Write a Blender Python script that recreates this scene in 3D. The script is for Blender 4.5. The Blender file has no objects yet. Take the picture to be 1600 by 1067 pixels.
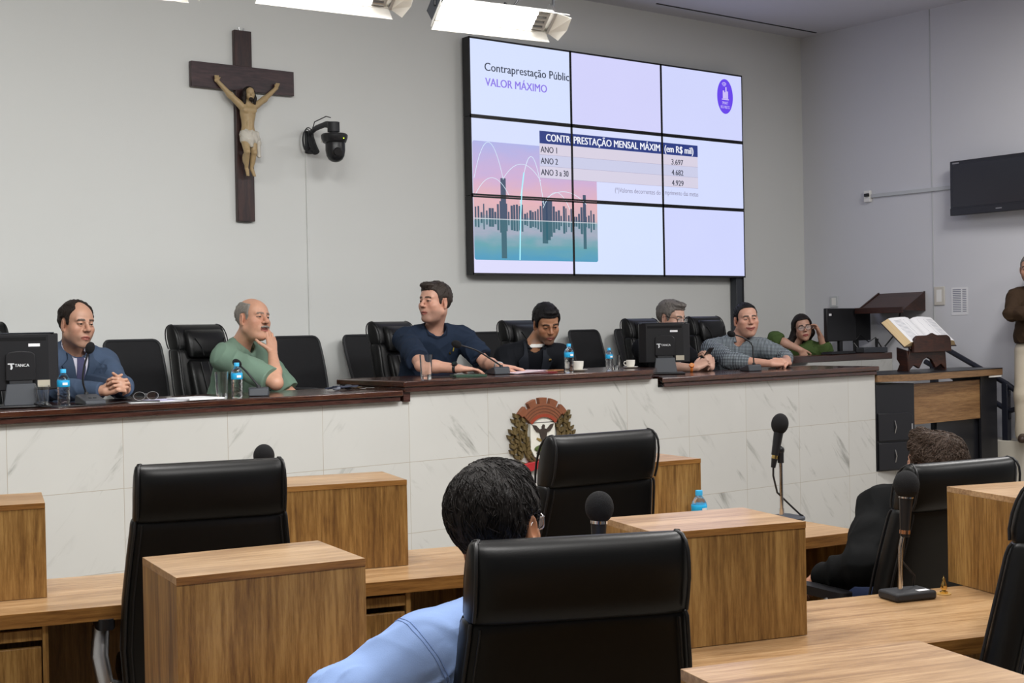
import bpy, bmesh, math, random
import numpy as np
from mathutils import Vector, Matrix, Quaternion
from mathutils.bvhtree import BVHTree

random.seed(7)
RNG = np.random.default_rng(11)
SC = bpy.context.scene
COL = SC.collection
PI = math.pi
R = math.radians

# ------------------------------------------------------------------ camera
cam_d = bpy.data.cameras.new('camera')
cam_d.sensor_width = 36.0
cam_d.lens = 47.66
cam_d.clip_start = 0.05
cam_d.clip_end = 60
cam = bpy.data.objects.new('camera', cam_d)
COL.objects.link(cam)
cam.matrix_world = Matrix(((0.786994, 0.021678, -0.61658, 0.0),
                           (-0.616655, -0.003824, -0.787224, 0.0),
                           (-0.019424, 0.999758, 0.010358, 1.62),
                           (0, 0, 0, 1)))
SC.camera = cam

# ------------------------------------------------------------------ world, exposure
SC.view_settings.view_transform = 'Standard'
SC.view_settings.look = 'None'
SC.view_settings.gamma = 1.0
SC.view_settings.exposure = 0.0
SC.view_settings.use_curve_mapping = False
w = bpy.data.worlds.new('hall_air')
SC.world = w
w.use_nodes = True
w.node_tree.nodes['Background'].inputs[0].default_value = (0.86, 0.92, 1.0, 1)
w.node_tree.nodes['Background'].inputs[1].default_value = 0.10

# ------------------------------------------------------------------ room lamps (ceiling panels over the floor, added wash lamps aimed at the dais wall)
def area(name, loc, target, sx, sy, power, col=(1, 0.98, 0.955), spread=180):
    d = bpy.data.lights.new(name, 'AREA')
    d.shape = 'RECTANGLE'
    d.size, d.size_y = sx, sy
    d.energy = power
    d.color = col
    d.spread = R(spread)
    o = bpy.data.objects.new(name, d)
    COL.objects.link(o)
    o.location = loc
    v = Vector(target) - Vector(loc)
    o.rotation_euler = v.to_track_quat('-Z', 'Y').to_euler()
    return o

for i, (x, y, pw) in enumerate(((1.2, 1.2, 90), (4.2, 1.0, 90), (1.5, 4.0, 92), (4.6, 3.4, 85), (8.7, 4.4, 105), (8.4, 1.2, 90))):
    area('ceiling_panel_light', (x, y, 4.42), (x, y, 0), 1.2, 0.6, pw)
for i, (x, tx, pw) in enumerate(((0.4, 1.6, 18), (2.2, 3.0, 22), (4.0, 4.6, 17), (6.0, 6.4, 6))):
    area('added_wall_wash', (x, 3.7, 4.0), (tx, 9.0, 0.9), 0.8, 0.4, pw, (0.985, 1.0, 0.99), 105)  # added lamps without fixtures, put in to light the back wall and dais

# ------------------------------------------------------------------ scene helpers
def srgb(h):
    h = h.lstrip('#')
    c = [int(h[i:i + 2], 16) / 255 for i in (0, 2, 4)]
    return tuple((v / 12.92 if v <= 0.04045 else ((v + 0.055) / 1.055) ** 2.4) for v in c) + (1.0,)

def tag(o, label=None, cat=None, group=None, kind=None):
    if label: o['label'] = label
    if cat: o['category'] = cat
    if group: o['group'] = group
    if kind: o['kind'] = kind
    return o

def thing(name, label, cat, loc=(0, 0, 0), rotz=0.0, group=None):
    o = bpy.data.objects.new(name, None)
    o.empty_display_size = 0.1
    COL.objects.link(o)
    o.location = loc
    o.rotation_euler = (0, 0, rotz)
    return tag(o, label, cat, group)

def link_mesh(name, me, mat, parent=None, smooth=35, bevel=0, loc=None, segs=2):
    o = bpy.data.objects.new(name, me)
    COL.objects.link(o)
    if mat is not None:
        for m in (mat if isinstance(mat, (list, tuple)) else (mat,)):
            me.materials.append(m)
    if parent is not None: o.parent = parent
    if loc is not None: o.location = loc
    if smooth:
        me.polygons.foreach_set('use_smooth', [True] * len(me.polygons))
        if smooth < 180: me.set_sharp_from_angle(angle=R(smooth))
    if bevel:
        b = o.modifiers.new('edge', 'BEVEL')
        b.width = bevel; b.segments = segs; b.limit_method = 'ANGLE'; b.angle_limit = R(40)
    return o

class MB:
    """collects shapes into one mesh"""
    def __init__(s): s.v = []; s.f = []
    def add(s, vs, fs):
        n = len(s.v)
        s.v += [tuple(map(float, p)) for p in vs]
        s.f += [tuple(n + i for i in f) for f in fs]
        return s
    def box(s, x0, x1, y0, y1, z0, z1, M=None):
        vs = [Vector((x, y, z)) for z in (z0, z1) for y in (y0, y1) for x in (x0, x1)]
        if M is not None: vs = [M @ p for p in vs]
        return s.add(vs, [(0, 2, 3, 1), (4, 5, 7, 6), (0, 1, 5, 4), (2, 6, 7, 3), (0, 4, 6, 2), (1, 3, 7, 5)])
    def ring_loft(s, rings, cap=True, closed=False):
        n = len(rings[0]); vs = [p for r in rings for p in r]; fs = []
        m = len(rings)
        for i in range(m if closed else m - 1):
            a, b = i * n, ((i + 1) % m) * n
            for j in range(n):
                k = (j + 1) % n
                fs.append((a + j, a + k, b + k, b + j))
        if cap and not closed:
            fs.append(tuple(range(n - 1, -1, -1)))
            fs.append(tuple((m - 1) * n + j for j in range(n)))
        return s.add(vs, fs)
    def tube(s, pts, r, n=10, closed=False, flat=1.0):
        pts = [Vector(p) for p in pts]; rings = []; m = len(pts); up = None
        for i, p in enumerate(pts):
            a = pts[(i - 1) % m] if (closed or i) else p
            b = pts[(i + 1) % m] if (closed or i < m - 1) else p
            t = (b - a).normalized()
            if up is None:
                up = t.orthogonal().normalized()
            else:
                up = (up - t * up.dot(t))
                up = up.normalized() if up.length > 1e-6 else t.orthogonal().normalized()
            q = t.cross(up)
            rr = r[i] if isinstance(r, (list, tuple)) else r
            rings.append([p + (up * math.cos(2 * PI * k / n) + q * math.sin(2 * PI * k / n) * flat) * rr for k in range(n)])
        return s.ring_loft(rings, True, closed)
    def cyl(s, a, b, r0, r1=None, n=20):
        return s.tube([a, b], [r0, r0 if r1 is None else r1], n)
    def lathe(s, prof, c=(0, 0, 0), n=24, M=None):
        rings = [[Vector((c[0] + r * math.cos(2 * PI * k / n), c[1] + r * math.sin(2 * PI * k / n), c[2] + z)) for k in range(n)] for r, z in prof]
        if M is not None: rings = [[M @ p for p in q] for q in rings]
        return s.ring_loft(rings)
    def ell(s, c, r, n=18, m=12, M=None):
        rings = []
        for i in range(m + 1):
            t = -PI / 2 + PI * (i + 0.02 if i == 0 else (i - 0.02 if i == m else i)) / m
            ring = [Vector((r[0] * math.cos(t) * math.cos(2 * PI * k / n), r[1] * math.cos(t) * math.sin(2 * PI * k / n), r[2] * math.sin(t))) for k in range(n)]
            if M is not None: ring = [M @ p for p in ring]
            rings.append([p + Vector(c) for p in ring])
        return s.ring_loft(rings)
    def prism(s, poly, fn, d0, d1):
        """poly: 2d outline; fn(a, b, d) -> 3d"""
        n = len(poly)
        vs = [fn(a, b, d0) for a, b in poly] + [fn(a, b, d1) for a, b in poly]
        fs = [tuple(range(n - 1, -1, -1)), tuple(range(n, 2 * n))] + [(i, (i + 1) % n, n + (i + 1) % n, n + i) for i in range(n)]
        return s.add(vs, fs)
    def mesh(s, name):
        me = bpy.data.meshes.new(name)
        me.from_pydata(s.v, [], s.f)
        bm = bmesh.new(); bm.from_mesh(me)
        bmesh.ops.recalc_face_normals(bm, faces=bm.faces)
        bm.to_mesh(me); bm.free()
        return me
    def build(s, name, mat, parent=None, smooth=35, bevel=0, loc=None, segs=2):
        return link_mesh(name, s.mesh(name), mat, parent, smooth, bevel, loc, segs)

def bx(name, mat, parent, x0, x1, y0, y1, z0, z1, bevel=0.0, M=None, segs=2):
    return MB().box(x0, x1, y0, y1, z0, z1, M).build(name, mat, parent, 35, bevel, None, segs)

def kids(o): return list(o.children)
def copy_tree(o, parent=None):
    c = o.copy(); COL.objects.link(c)
    if parent is not None: c.parent = parent
    for ch in list(o.children): copy_tree(ch, c)
    return c

def text_mesh(name, body, mat, parent, loc, width=None, height=None, rot=(PI / 2, 0, 0), size=0.1, align='LEFT', extrude=0.0008, double=0.0):
    cu = bpy.data.curves.new(name, 'FONT')
    cu.body = body; cu.size = size; cu.extrude = extrude; cu.align_x = align
    cu.resolution_u = 3
    t = bpy.data.objects.new(name, cu); COL.objects.link(t)
    dg = bpy.context.evaluated_depsgraph_get()
    me = bpy.data.meshes.new_from_object(t.evaluated_get(dg))
    bpy.data.objects.remove(t)
    n = len(me.vertices)
    co = np.empty(n * 3); me.vertices.foreach_get('co', co); co = co.reshape(-1, 3)
    if n:
        if width:
            sx = width / max(1e-6, co[:, 0].max() - co[:, 0].min()); co[:, 0] *= sx
            if height: co[:, 1] *= height / (0.70 * size)      # height = cap height
            else: co[:, 1] *= sx
        if align == 'CENTER': co[:, 0] -= (co[:, 0].max() + co[:, 0].min()) / 2
        elif align == 'LEFT': co[:, 0] -= co[:, 0].min()
        me.vertices.foreach_set('co', co.ravel())
    me.materials.clear()
    if double:                     # heavier strokes: the outline twice, a hair apart
        bm = bmesh.new(); bm.from_mesh(me)
        d = bmesh.ops.duplicate(bm, geom=bm.verts[:] + bm.edges[:] + bm.faces[:])
        bmesh.ops.translate(bm, verts=[g for g in d['geom'] if isinstance(g, bmesh.types.BMVert)], vec=(double, 0, .0003))
        bm.to_mesh(me); bm.free()
    o = link_mesh(name, me, mat, parent, 0)
    o.location = loc; o.rotation_euler = rot
    return o

# ------------------------------------------------------------------ materials
def newmat(name):
    m = bpy.data.materials.new(name); m.use_nodes = True
    nt = m.node_tree
    return m, nt, nt.nodes['Principled BSDF']

def N(nt, typ, **kw):
    n = nt.nodes.new(typ)
    for k, v in kw.items():
        if k.startswith('i_'):
            key = k[2:]
            n.inputs[int(key) if key.isdigit() else key].default_value = v
        else: setattr(n, k, v)
    return n

def mat(name, col, rough=0.5, metal=0.0, var=0.06, vscale=6.0, bump=0.0, bscale=60.0, spec=0.5, stretch=(1, 1, 1), coat=0.0, sheen=0.0, alpha=1.0, trans=0.0, ior=1.45, emit=None, estr=0.0):
    m, nt, b = newmat(name)
    c = srgb(col) if isinstance(col, str) else tuple(col) + ((1.0,) if len(col) == 3 else ())
    b.inputs['Roughness'].default_value = rough
    b.inputs['Metallic'].default_value = metal
    b.inputs['Specular IOR Level'].default_value = spec
    b.inputs['Coat Weight'].default_value = coat
    b.inputs['Coat Roughness'].default_value = 0.15
    b.inputs['Sheen Weight'].default_value = sheen
    b.inputs['Transmission Weight'].default_value = trans
    b.inputs['IOR'].default_value = ior
    b.inputs['Alpha'].default_value = alpha
    if emit:
        b.inputs['Emission Color'].default_value = srgb(emit)
        b.inputs['Emission Strength'].default_value = estr
    tc = N(nt, 'ShaderNodeTexCoord'); mp = N(nt, 'ShaderNodeMapping')
    mp.inputs['Scale'].default_value = stretch
    nt.links.new(tc.outputs['Object'], mp.inputs['Vector'])
    if var:
        nz = N(nt, 'ShaderNodeTexNoise', i_Scale=vscale, i_Detail=4.0)
        nt.links.new(mp.outputs[0], nz.inputs['Vector'])
        mx = N(nt, 'ShaderNodeMix', data_type='RGBA')
        mx.inputs['A'].default_value = tuple(max(0, x * (1 - var)) for x in c[:3]) + (1,)
        mx.inputs['B'].default_value = tuple(min(1, x * (1 + var)) for x in c[:3]) + (1,)
        nt.links.new(nz.outputs['Fac'], mx.inputs['Factor'])
        nt.links.new(mx.outputs['Result'], b.inputs['Base Color'])
    else:
        b.inputs['Base Color'].default_value = c
    if bump:
        n2 = N(nt, 'ShaderNodeTexNoise', i_Scale=bscale, i_Detail=3.0)
        nt.links.new(mp.outputs[0], n2.inputs['Vector'])
        bp = N(nt, 'ShaderNodeBump', i_Strength=bump, i_Distance=0.01)
        nt.links.new(n2.outputs['Fac'], bp.inputs['Height'])
        nt.links.new(bp.outputs['Normal'], b.inputs['Normal'])
    return m

def emat(name, col, strength=1.0):
    m, nt, b = newmat(name)
    b.inputs['Base Color'].default_value = (0.01, 0.01, 0.01, 1)
    b.inputs['Roughness'].default_value = 0.4
    c = srgb(col) if isinstance(col, str) else tuple(col) + (1,)
    nz = N(nt, 'ShaderNodeTexNoise', i_Scale=1.3, i_Detail=1.0)
    tc = N(nt, 'ShaderNodeTexCoord'); nt.links.new(tc.outputs['Object'], nz.inputs['Vector'])
    mx = N(nt, 'ShaderNodeMix', data_type='RGBA')
    mx.inputs['A'].default_value = tuple(x * 0.96 for x in c[:3]) + (1,)
    mx.inputs['B'].default_value = c
    nt.links.new(nz.outputs['Fac'], mx.inputs['Factor'])
    nt.links.new(mx.outputs['Result'], b.inputs['Emission Color'])
    b.inputs['Emission Strength'].default_value = strength
    return m

def wood(name, dark, mid, light, grain, rough=0.42, scale=1.0, coat=0.0, spec=0.5):
    """grain: stretch vector, small value = along the grain"""
    m, nt, b = newmat(name)
    tc = N(nt, 'ShaderNodeTexCoord')
    oi = N(nt, 'ShaderNodeObjectInfo')
    add = N(nt, 'ShaderNodeVectorMath', operation='MULTIPLY_ADD')
    nt.links.new(oi.outputs['Random'], add.inputs[0]); add.inputs[1].default_value = (7, 5, 9)
    nt.links.new(tc.outputs['Object'], add.inputs[2])
    mp = N(nt, 'ShaderNodeMapping'); mp.inputs['Scale'].default_value = tuple(g * scale for g in grain)
    nt.links.new(add.outputs[0], mp.inputs['Vector'])
    n1 = N(nt, 'ShaderNodeTexNoise', i_Scale=1.0, i_Detail=5.0, i_Roughness=0.6, i_Distortion=0.7)
    n2 = N(nt, 'ShaderNodeTexNoise', i_Scale=7.0, i_Detail=6.0, i_Roughness=0.72)
    for n in (n1, n2): nt.links.new(mp.outputs[0], n.inputs['Vector'])
    mm = N(nt, 'ShaderNodeMath', operation='MULTIPLY_ADD'); mm.inputs[1].default_value = 0.62
    nt.links.new(n2.outputs['Fac'], mm.inputs[0]); 
    m2 = N(nt, 'ShaderNodeMath', operation='MULTIPLY'); m2.inputs[1].default_value = 0.5
    nt.links.new(n1.outputs['Fac'], m2.inputs[0]); nt.links.new(m2.outputs[0], mm.inputs[2])
    cr = N(nt, 'ShaderNodeValToRGB')
    e = cr.color_ramp.elements
    e[0].position = 0.44; e[0].color = srgb(dark)
    e[1].position = 0.68; e[1].color = srgb(light)
    k = e.new(0.55); k.color = srgb(mid)
    nt.links.new(mm.outputs[0], cr.inputs['Fac'])
    nt.links.new(cr.outputs['Color'], b.inputs['Base Color'])
    b.inputs['Roughness'].default_value = rough
    b.inputs['Coat Weight'].default_value = coat
    b.inputs['Coat Roughness'].default_value = 0.12
    b.inputs['Specular IOR Level'].default_value = spec
    bp = N(nt, 'ShaderNodeBump', i_Strength=0.08, i_Distance=0.004)
    nt.links.new(n2.outputs['Fac'], bp.inputs['Height']); nt.links.new(bp.outputs['Normal'], b.inputs['Normal'])
    return m

def marble(name):
    m, nt, b = newmat(name)
    L = nt.links.new
    tc = N(nt, 'ShaderNodeTexCoord')
    sp = N(nt, 'ShaderNodeSeparateXYZ'); L(tc.outputs['Object'], sp.inputs[0])
    def math_(op, a, c=None, c2=None):
        n = N(nt, 'ShaderNodeMath', operation=op)
        for i, v in enumerate((a, c, c2)):
            if v is None: continue
            if isinstance(v, (int, float)): n.inputs[i].default_value = v
            else: L(v, n.inputs[i])
        return n.outputs[0]
    xy = math_('ADD', sp.outputs[0], sp.outputs[1])
    u = math_('DIVIDE', math_('SUBTRACT', xy, 4.448 + 6.68), 0.5843)
    v = math_('DIVIDE', math_('SUBTRACT', sp.outputs[2], 0.415), 0.421)
    fu = math_('FRACT', u); fv = math_('FRACT', v)
    du = math_('MULTIPLY', math_('MINIMUM', fu, math_('SUBTRACT', 1.0, fu)), 0.5843)
    dv = math_('MULTIPLY', math_('MINIMUM', fv, math_('SUBTRACT', 1.0, fv)), 0.421)
    joint = math_('LESS_THAN', math_('MINIMUM', du, dv), 0.0017)
    cid = N(nt, 'ShaderNodeCombineXYZ')
    L(math_('FLOOR', u), cid.inputs[0]); L(math_('FLOOR', v), cid.inputs[1])
    wn = N(nt, 'ShaderNodeTexWhiteNoise', noise_dimensions='3D'); L(cid.outputs[0], wn.inputs['Vector'])
    off = N(nt, 'ShaderNodeVectorMath', operation='MULTIPLY_ADD')
    L(wn.outputs['Color'], off.inputs[0]); off.inputs[1].default_value = (9, 9, 9); L(tc.outputs['Object'], off.inputs[2])
    # soft diagonal streaks, different on every tile
    sx = N(nt, 'ShaderNodeSeparateXYZ'); L(off.outputs[0], sx.inputs[0])
    sgn = math_('SUBTRACT', math_('MULTIPLY', math_('LESS_THAN', sp.outputs[0], 4.448), 2.0), 1.0)
    mirr = N(nt, 'ShaderNodeCombineXYZ'); L(math_('MULTIPLY', sx.outputs[0], sgn), mirr.inputs[0]); L(sx.outputs[1], mirr.inputs[1]); L(sx.outputs[2], mirr.inputs[2])
    r0 = N(nt, 'ShaderNodeMapping'); r0.inputs['Rotation'].default_value = (0, R(50), 0); L(mirr.outputs[0], r0.inputs['Vector'])
    rot = N(nt, 'ShaderNodeMapping'); rot.inputs['Scale'].default_value = (1.2, 3.0, 7.0)
    L(r0.outputs[0], rot.inputs['Vector'])
    nz = N(nt, 'ShaderNodeTexNoise', i_Scale=2.0, i_Detail=8.0, i_Roughness=0.62, i_Distortion=0.5); L(rot.outputs[0], nz.inputs['Vector'])
    vr = N(nt, 'ShaderNodeMapRange', interpolation_type='SMOOTHSTEP'); vr.inputs['From Min'].default_value = 0.545; vr.inputs['From Max'].default_value = 0.72
    L(nz.outputs['Fac'], vr.inputs['Value'])
    msk = N(nt, 'ShaderNodeTexNoise', i_Scale=2.0, i_Detail=3.0); L(off.outputs[0], msk.inputs['Vector'])
    mr = N(nt, 'ShaderNodeMapRange'); mr.inputs['From Min'].default_value = 0.42; mr.inputs['From Max'].default_value = 0.66; L(msk.outputs['Fac'], mr.inputs['Value'])
    vf = math_('MULTIPLY', math_('MULTIPLY', vr.outputs[0], mr.outputs[0]), 0.85)
    cl = N(nt, 'ShaderNodeTexNoise', i_Scale=1.6, i_Detail=5.0); L(off.outputs[0], cl.inputs['Vector'])
    base = N(nt, 'ShaderNodeMix', data_type='RGBA'); base.inputs['A'].default_value = srgb('#bebdb9'); base.inputs['B'].default_value = srgb('#cbcbc7'); L(cl.outputs['Fac'], base.inputs['Factor'])
    mv = N(nt, 'ShaderNodeMix', data_type='RGBA'); L(vf, mv.inputs['Factor']); L(base.outputs['Result'], mv.inputs['A']); mv.inputs['B'].default_value = srgb('#85857f')
    mj = N(nt, 'ShaderNodeMix', data_type='RGBA'); L(joint, mj.inputs['Factor']); L(mv.outputs['Result'], mj.inputs['A']); mj.inputs['B'].default_value = srgb('#aaa396')
    L(mj.outputs['Result'], b.inputs['Base Color'])
    b.inputs['Roughness'].default_value = 0.22
    return m

M_ = {}
M_['wall'] = mat('wall_paint', '#d9dad7', 0.75, var=0.02, vscale=1.2, bump=0.04, bscale=140)
M_['wall_r'] = mat('side_wall_cool_light', '#d6d7dc', 0.75, var=0.02, vscale=1.2, bump=0.04, bscale=140)  # wall paint with the cool tint of screen light and daylight mixed in
M_['ceil'] = mat('ceiling_paint', '#cfcfd6', 0.85, var=0.02)
M_['floor'] = mat('floor_stone', '#8f8577', 0.35, var=0.1, vscale=3)
M_['dais'] = mat('dais_stone', '#c9c4b8', 0.3, var=0.08, vscale=2)
M_['marble'] = marble('white_marble')
M_['cherry'] = wood('cherry_top_wood', '#28130e', '#3b1e14', '#50301f', (1.2, 14, 14), 0.2, coat=0.5)
M_['cherry_edge'] = wood('cherry_moulding_wood', '#2c1915', '#3f251f', '#543630', (2.0, 30, 30), 0.22, coat=0.35)
M_['oak_v'] = wood('oak_panel_wood', '#6b4a24', '#8f6936', '#b0894f', (13, 13, 0.9), 0.45)
M_['oak_h'] = wood('oak_top_painted_sheen', '#8a6947', '#a9865f', '#c3a179', (0.9, 13, 13), 0.32, coat=0.25)  # paler than the panels: the light's sheen on the tops is in the colour
M_['oak_e'] = wood('oak_edge_wood', '#71491f', '#8f6230', '#a8793f', (0.9, 16, 16), 0.4)
M_['leather'] = mat('black_leather', (0.0055, 0.0057, 0.006), 0.38, var=0.15, vscale=5, bump=0.03, bscale=320, spec=0.36)
M_['piping'] = mat('black_piping', (0.012, 0.012, 0.013), 0.4, var=0.1)
M_['fabric_black'] = mat('black_fabric', (0.012, 0.012, 0.014), 0.8, var=0.2, bump=0.1, bscale=300)
M_['plastic'] = mat('black_plastic', (0.014, 0.014, 0.016), 0.35, var=0.1)
M_['plastic_m'] = mat('matte_black_plastic', (0.02, 0.021, 0.024), 0.55, var=0.1)
M_['grey_plastic'] = mat('dark_grey_plastic', (0.045, 0.05, 0.06), 0.45, var=0.1)
M_['foam'] = mat('black_foam', (0.006, 0.006, 0.007), 0.95, var=0.3, bump=0.4, bscale=500)
M_['chrome'] = mat('chrome', (0.72, 0.72, 0.74), 0.14, 1.0, var=0.03)
M_['steel'] = mat('brushed_steel', (0.55, 0.55, 0.56), 0.3, 1.0, var=0.08)
M_['gold'] = mat('brass', (0.78, 0.55, 0.2), 0.22, 1.0, var=0.05)
M_['white'] = mat('white_enamel', '#efeeea', 0.4, var=0.03)
M_['paper'] = mat('white_paper', '#e9e9ec', 0.8, var=0.03)
M_['pvc'] = mat('grey_conduit', '#c3c6c8', 0.5, var=0.03)
M_['black_paint'] = mat('black_lacquer', (0.012, 0.0125, 0.016), 0.3, var=0.08)
M_['navy_metal'] = mat('dark_painted_metal', (0.016, 0.018, 0.028), 0.3, var=0.08)
M_['glass'] = mat('clear_glass', (0.97, 0.98, 0.98), 0.02, var=0, trans=1.0, ior=1.45)
M_['pet'] = mat('clear_bottle_plastic', (0.93, 0.95, 0.97), 0.06, var=0, trans=1.0, ior=1.3, bump=0.5, bscale=70)
M_['cyan'] = mat('cyan_label', '#22a9e0', 0.4, var=0.05)
M_['cyan_cap'] = mat('cyan_cap', '#3fb4ea', 0.35, var=0.04)
# ================================================================== the room
WX, WY, CZ = 10.84, 9.0, 4.49
DZ = 0.55                     # dais floor
def struct(name, m, x0, x1, y0, y1, z0, z1, bevel=0):
    return tag(bx(name, m, None, x0, x1, y0, y1, z0, z1, bevel), kind='structure')

struct('floor', M_['floor'], -3.0, WX, -2.5, WY, -0.1, 0.0)
struct('ceiling', M_['ceil'], -3.0, WX + .2, -2.5, WY + .2, CZ, CZ + 0.1)
struct('wall_back', M_['wall'], -3.0, WX + .2, WY, WY + 0.2, 0.0, CZ)
struct('wall_right', M_['wall_r'], WX, WX + 0.2, -2.5, WY, 0.0, CZ)
struct('wall_left', M_['wall'], -3.2, -3.0, -2.5, WY, 0.0, CZ)
# marble-faced dais: platform, front wall of the counter in three heights
tag(MB().box(-3.0, 8.87, 6.9, WY, 0, DZ).box(8.87, WX, 7.55, WY, 0, DZ).build('floor_dais', M_['dais']), kind='structure')
tag(MB().box(8.874, 10.56, 6.68, 7.55, 0, 0.42).build('floor_dais_step', M_['marble']), kind='structure')
st = MB()
for i in range(3):
    st.box(10.56, WX, 5.05 + i * .33, 5.38 + i * .33, 0, .14 * (i + 1))
st.box(10.56, WX, 6.04, 7.55, 0, .56)
tag(st.build('floor_dais_stairs', M_['dais'], None, 35, 0.006), kind='structure')
tag(bx('wall_dais_left', M_['marble'], None, -3.0, 4.448, 6.68, 6.76, 0, 1.198), kind='structure')
tag(bx('wall_dais_middle', M_['marble'], None, 4.448, 6.49, 6.68, 6.76, 0, 1.25), kind='structure')
tag(bx('wall_dais_right', M_['marble'], None, 6.49, 8.872, 6.68, 6.76, 0, 1.19), kind='structure')
tag(bx('wall_dais_end', M_['marble'], None, 8.79, 8.872, 6.76, 7.3, 0, 1.19), kind='structure')
# ceiling slot near the back wall and the wall seams
tag(MB().box(8.55, 10.75, 8.72, 8.735, CZ - .006, CZ).build('trim_1', mat('slot_shadow', (0.03, 0.03, 0.03), .8)), kind='structure')
tag(MB().box(WX - .004, WX, 7.478, 7.49, 1.3, CZ).build('trim_2', M_['pvc']), kind='structure')
tag(bx('trim_3', M_['wall'], None, 5.103, 5.117, WY - .012, WY, DZ, 2.98, 0.002), kind='structure')

# cable column below the video wall
t = thing('cable_column', 'dark grey square cable column running down the wall below the video wall', 'column', (9.78, 8.95, DZ))
bx('column', M_['grey_plastic'], t, -.052, .052, -.04, .04, 0, 1.53, .004)
bx('cover_strip', M_['plastic_m'], t, .03, .046, -.046, -.038, .9, 1.53)

# ================================================================== dais counter tops
def slab(name, outline, z0, z1, label):
    """moulded dark wood top: main board, with a stepped lower moulding along its edge"""
    o = thing(name, label, 'counter top', (outline[0][0], outline[0][1], z0))
    ox, oy = outline[0]
    P = [(x - ox, y - oy) for x, y in outline]
    c = Vector((sum(p[0] for p in P) / len(P), sum(p[1] for p in P) / len(P)))
    def inset(d):
        res = []
        n = len(P)
        for i in range(n):
            p0, p1, p2 = Vector(P[i - 1]), Vector(P[i]), Vector(P[(i + 1) % n])
            e1 = (p1 - p0).normalized(); e2 = (p2 - p1).normalized()
            n1 = Vector((-e1.y, e1.x)); n2 = Vector((-e2.y, e2.x))
            s = (n1 + n2); s = s / max(.3, (1 + n1.dot(n2)))
            res.append(tuple(p1 + s * d))
        return res
    h = z1 - z0
    m = MB(); m.prism(P, lambda a, b, d: (a, b, d), h * .48, h)
    m.build('board', M_['cherry'], o, 35, .006)
    m = MB(); m.prism(inset(.012), lambda a, b, d: (a, b, d), h * .0, h * .5)
    m.build('edge_moulding', M_['cherry_edge'], o, 35, .007)
    return o

slab('counter_top', [(-3.0, 6.635), (4.384, 6.635), (4.384, 7.34), (-3.0, 7.34)], 1.198, 1.265, 'dark reddish wood counter top on the left lower stretch of the marble dais front')
slab('counter_top', [(4.385, 6.63), (6.40, 6.63), (6.70, 6.9), (6.70, 7.4), (4.385, 7.4)], 1.25, 1.317, 'dark reddish wood counter top on the raised middle stretch above the crest')
slab('counter_top', [(6.49, 6.635), (8.874, 6.635), (8.874, 6.85), (8.874, 7.3), (6.72, 7.3), (6.72, 6.9)], 1.19, 1.2575, 'dark reddish wood counter top on the right stretch beside the desk with the book')
tag(MB().box(4.40, 4.447, 6.66, 7.4, 1.195, 1.252).build('trim_5', M_['cherry_edge']), kind='structure')

# second counter behind, for the operator
t = thing('operator_counter', 'low marble counter with a dark wood top in the back right corner', 'counter', (9.17, 7.95, DZ))
bx('marble_front', M_['marble'], t, 0.0, 1.665, 0, .06, 0, .70)
m = MB(); m.prism([(-.05, -.05), (.36, -.05), (.44, .0), (1.668, 0.0), (1.668, .38), (-.05, .38)], lambda a, b, d: (a, b, d), .70, .765)
m.build('counter_board', M_['cherry'], t, 35, .008)

# ================================================================== oak desks of the chamber
def desk_group(x, y, ang, L, label, drawers, boxes_dark=(), notch=None):
    """front edge starts at (x, y) and runs L along ang; depth .61 to the far side"""
    t = thing('oak_desk', label, 'desk', (x, y, 0), R(ang))
    m = MB().box(0, L, 0, .61, .706, .75)
    m.build('desk_top', M_['oak_h'], t, 35, .002)
    bx('edge_band', M_['oak_e'], t, 0, L, -.003, .001, .7055, .7505)
    bx('modesty_panel', M_['oak_v'], t, 0.02, L - .02, .58, .6, 0.04, .706)
    for x0 in drawers:
        w = .43
        u = MB()
        u.box(x0, x0 + .018, .02, .56, 0.03, .706); u.box(x0 + w - .018, x0 + w, .02, .56, 0.03, .706)
        u.box(x0 + .018, x0 + w - .018, .54, .56, .03, .706); u.box(x0 + .018, x0 + w - .018, .02, .56, .03, .06)
        u.box(x0 + .018, x0 + w - .018, .03, .05, .655, .69)
        p = u.build('pedestal', M_['oak_v'], t, 35, .001)
        for k, (z0, z1) in enumerate(((.49, .635), (.30, .46), (.09, .27))):
            d = bx('drawer', M_['oak_v'], p, x0 + .022, x0 + w - .022, .022, .042, z0, z1, .002)
    for x0 in boxes_dark:
        bx('side_panel', M_['oak_v'], t, x0, x0 + .025, .02, .58, 0.0, .706, .001)
    if notch:
        n0, n1 = notch
        bx('raised_leaf', M_['oak_h'], t, n0, n1, .0, .14, .75, .7535)
    return t

deskB1 = desk_group(.95, 4.445, -17, 2.14, 'second-row oak desk on the left with two upright boxes and drawers', (.115, 1.316), (2.1,))
deskB2 = desk_group(3.36, 3.715, -9, 1.24, 'second-row oak desk on the right below the standing microphone', (.05,), (1.2,))
deskA1 = desk_group(.55, 2.755, -10, 1.50, 'front-row oak desk under the large box at lower left', (.75,), (.0,))
deskA2 = desk_group(2.12, 2.505, -18, 2.0, 'front-row oak desk carrying the gooseneck microphone and the brass pin', (.12,), (1.96,))
deskC = desk_group(1.08, 1.06, -17, 1.35, 'nearest oak desk along the lower right edge of the photo', (.03,), ())

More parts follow.
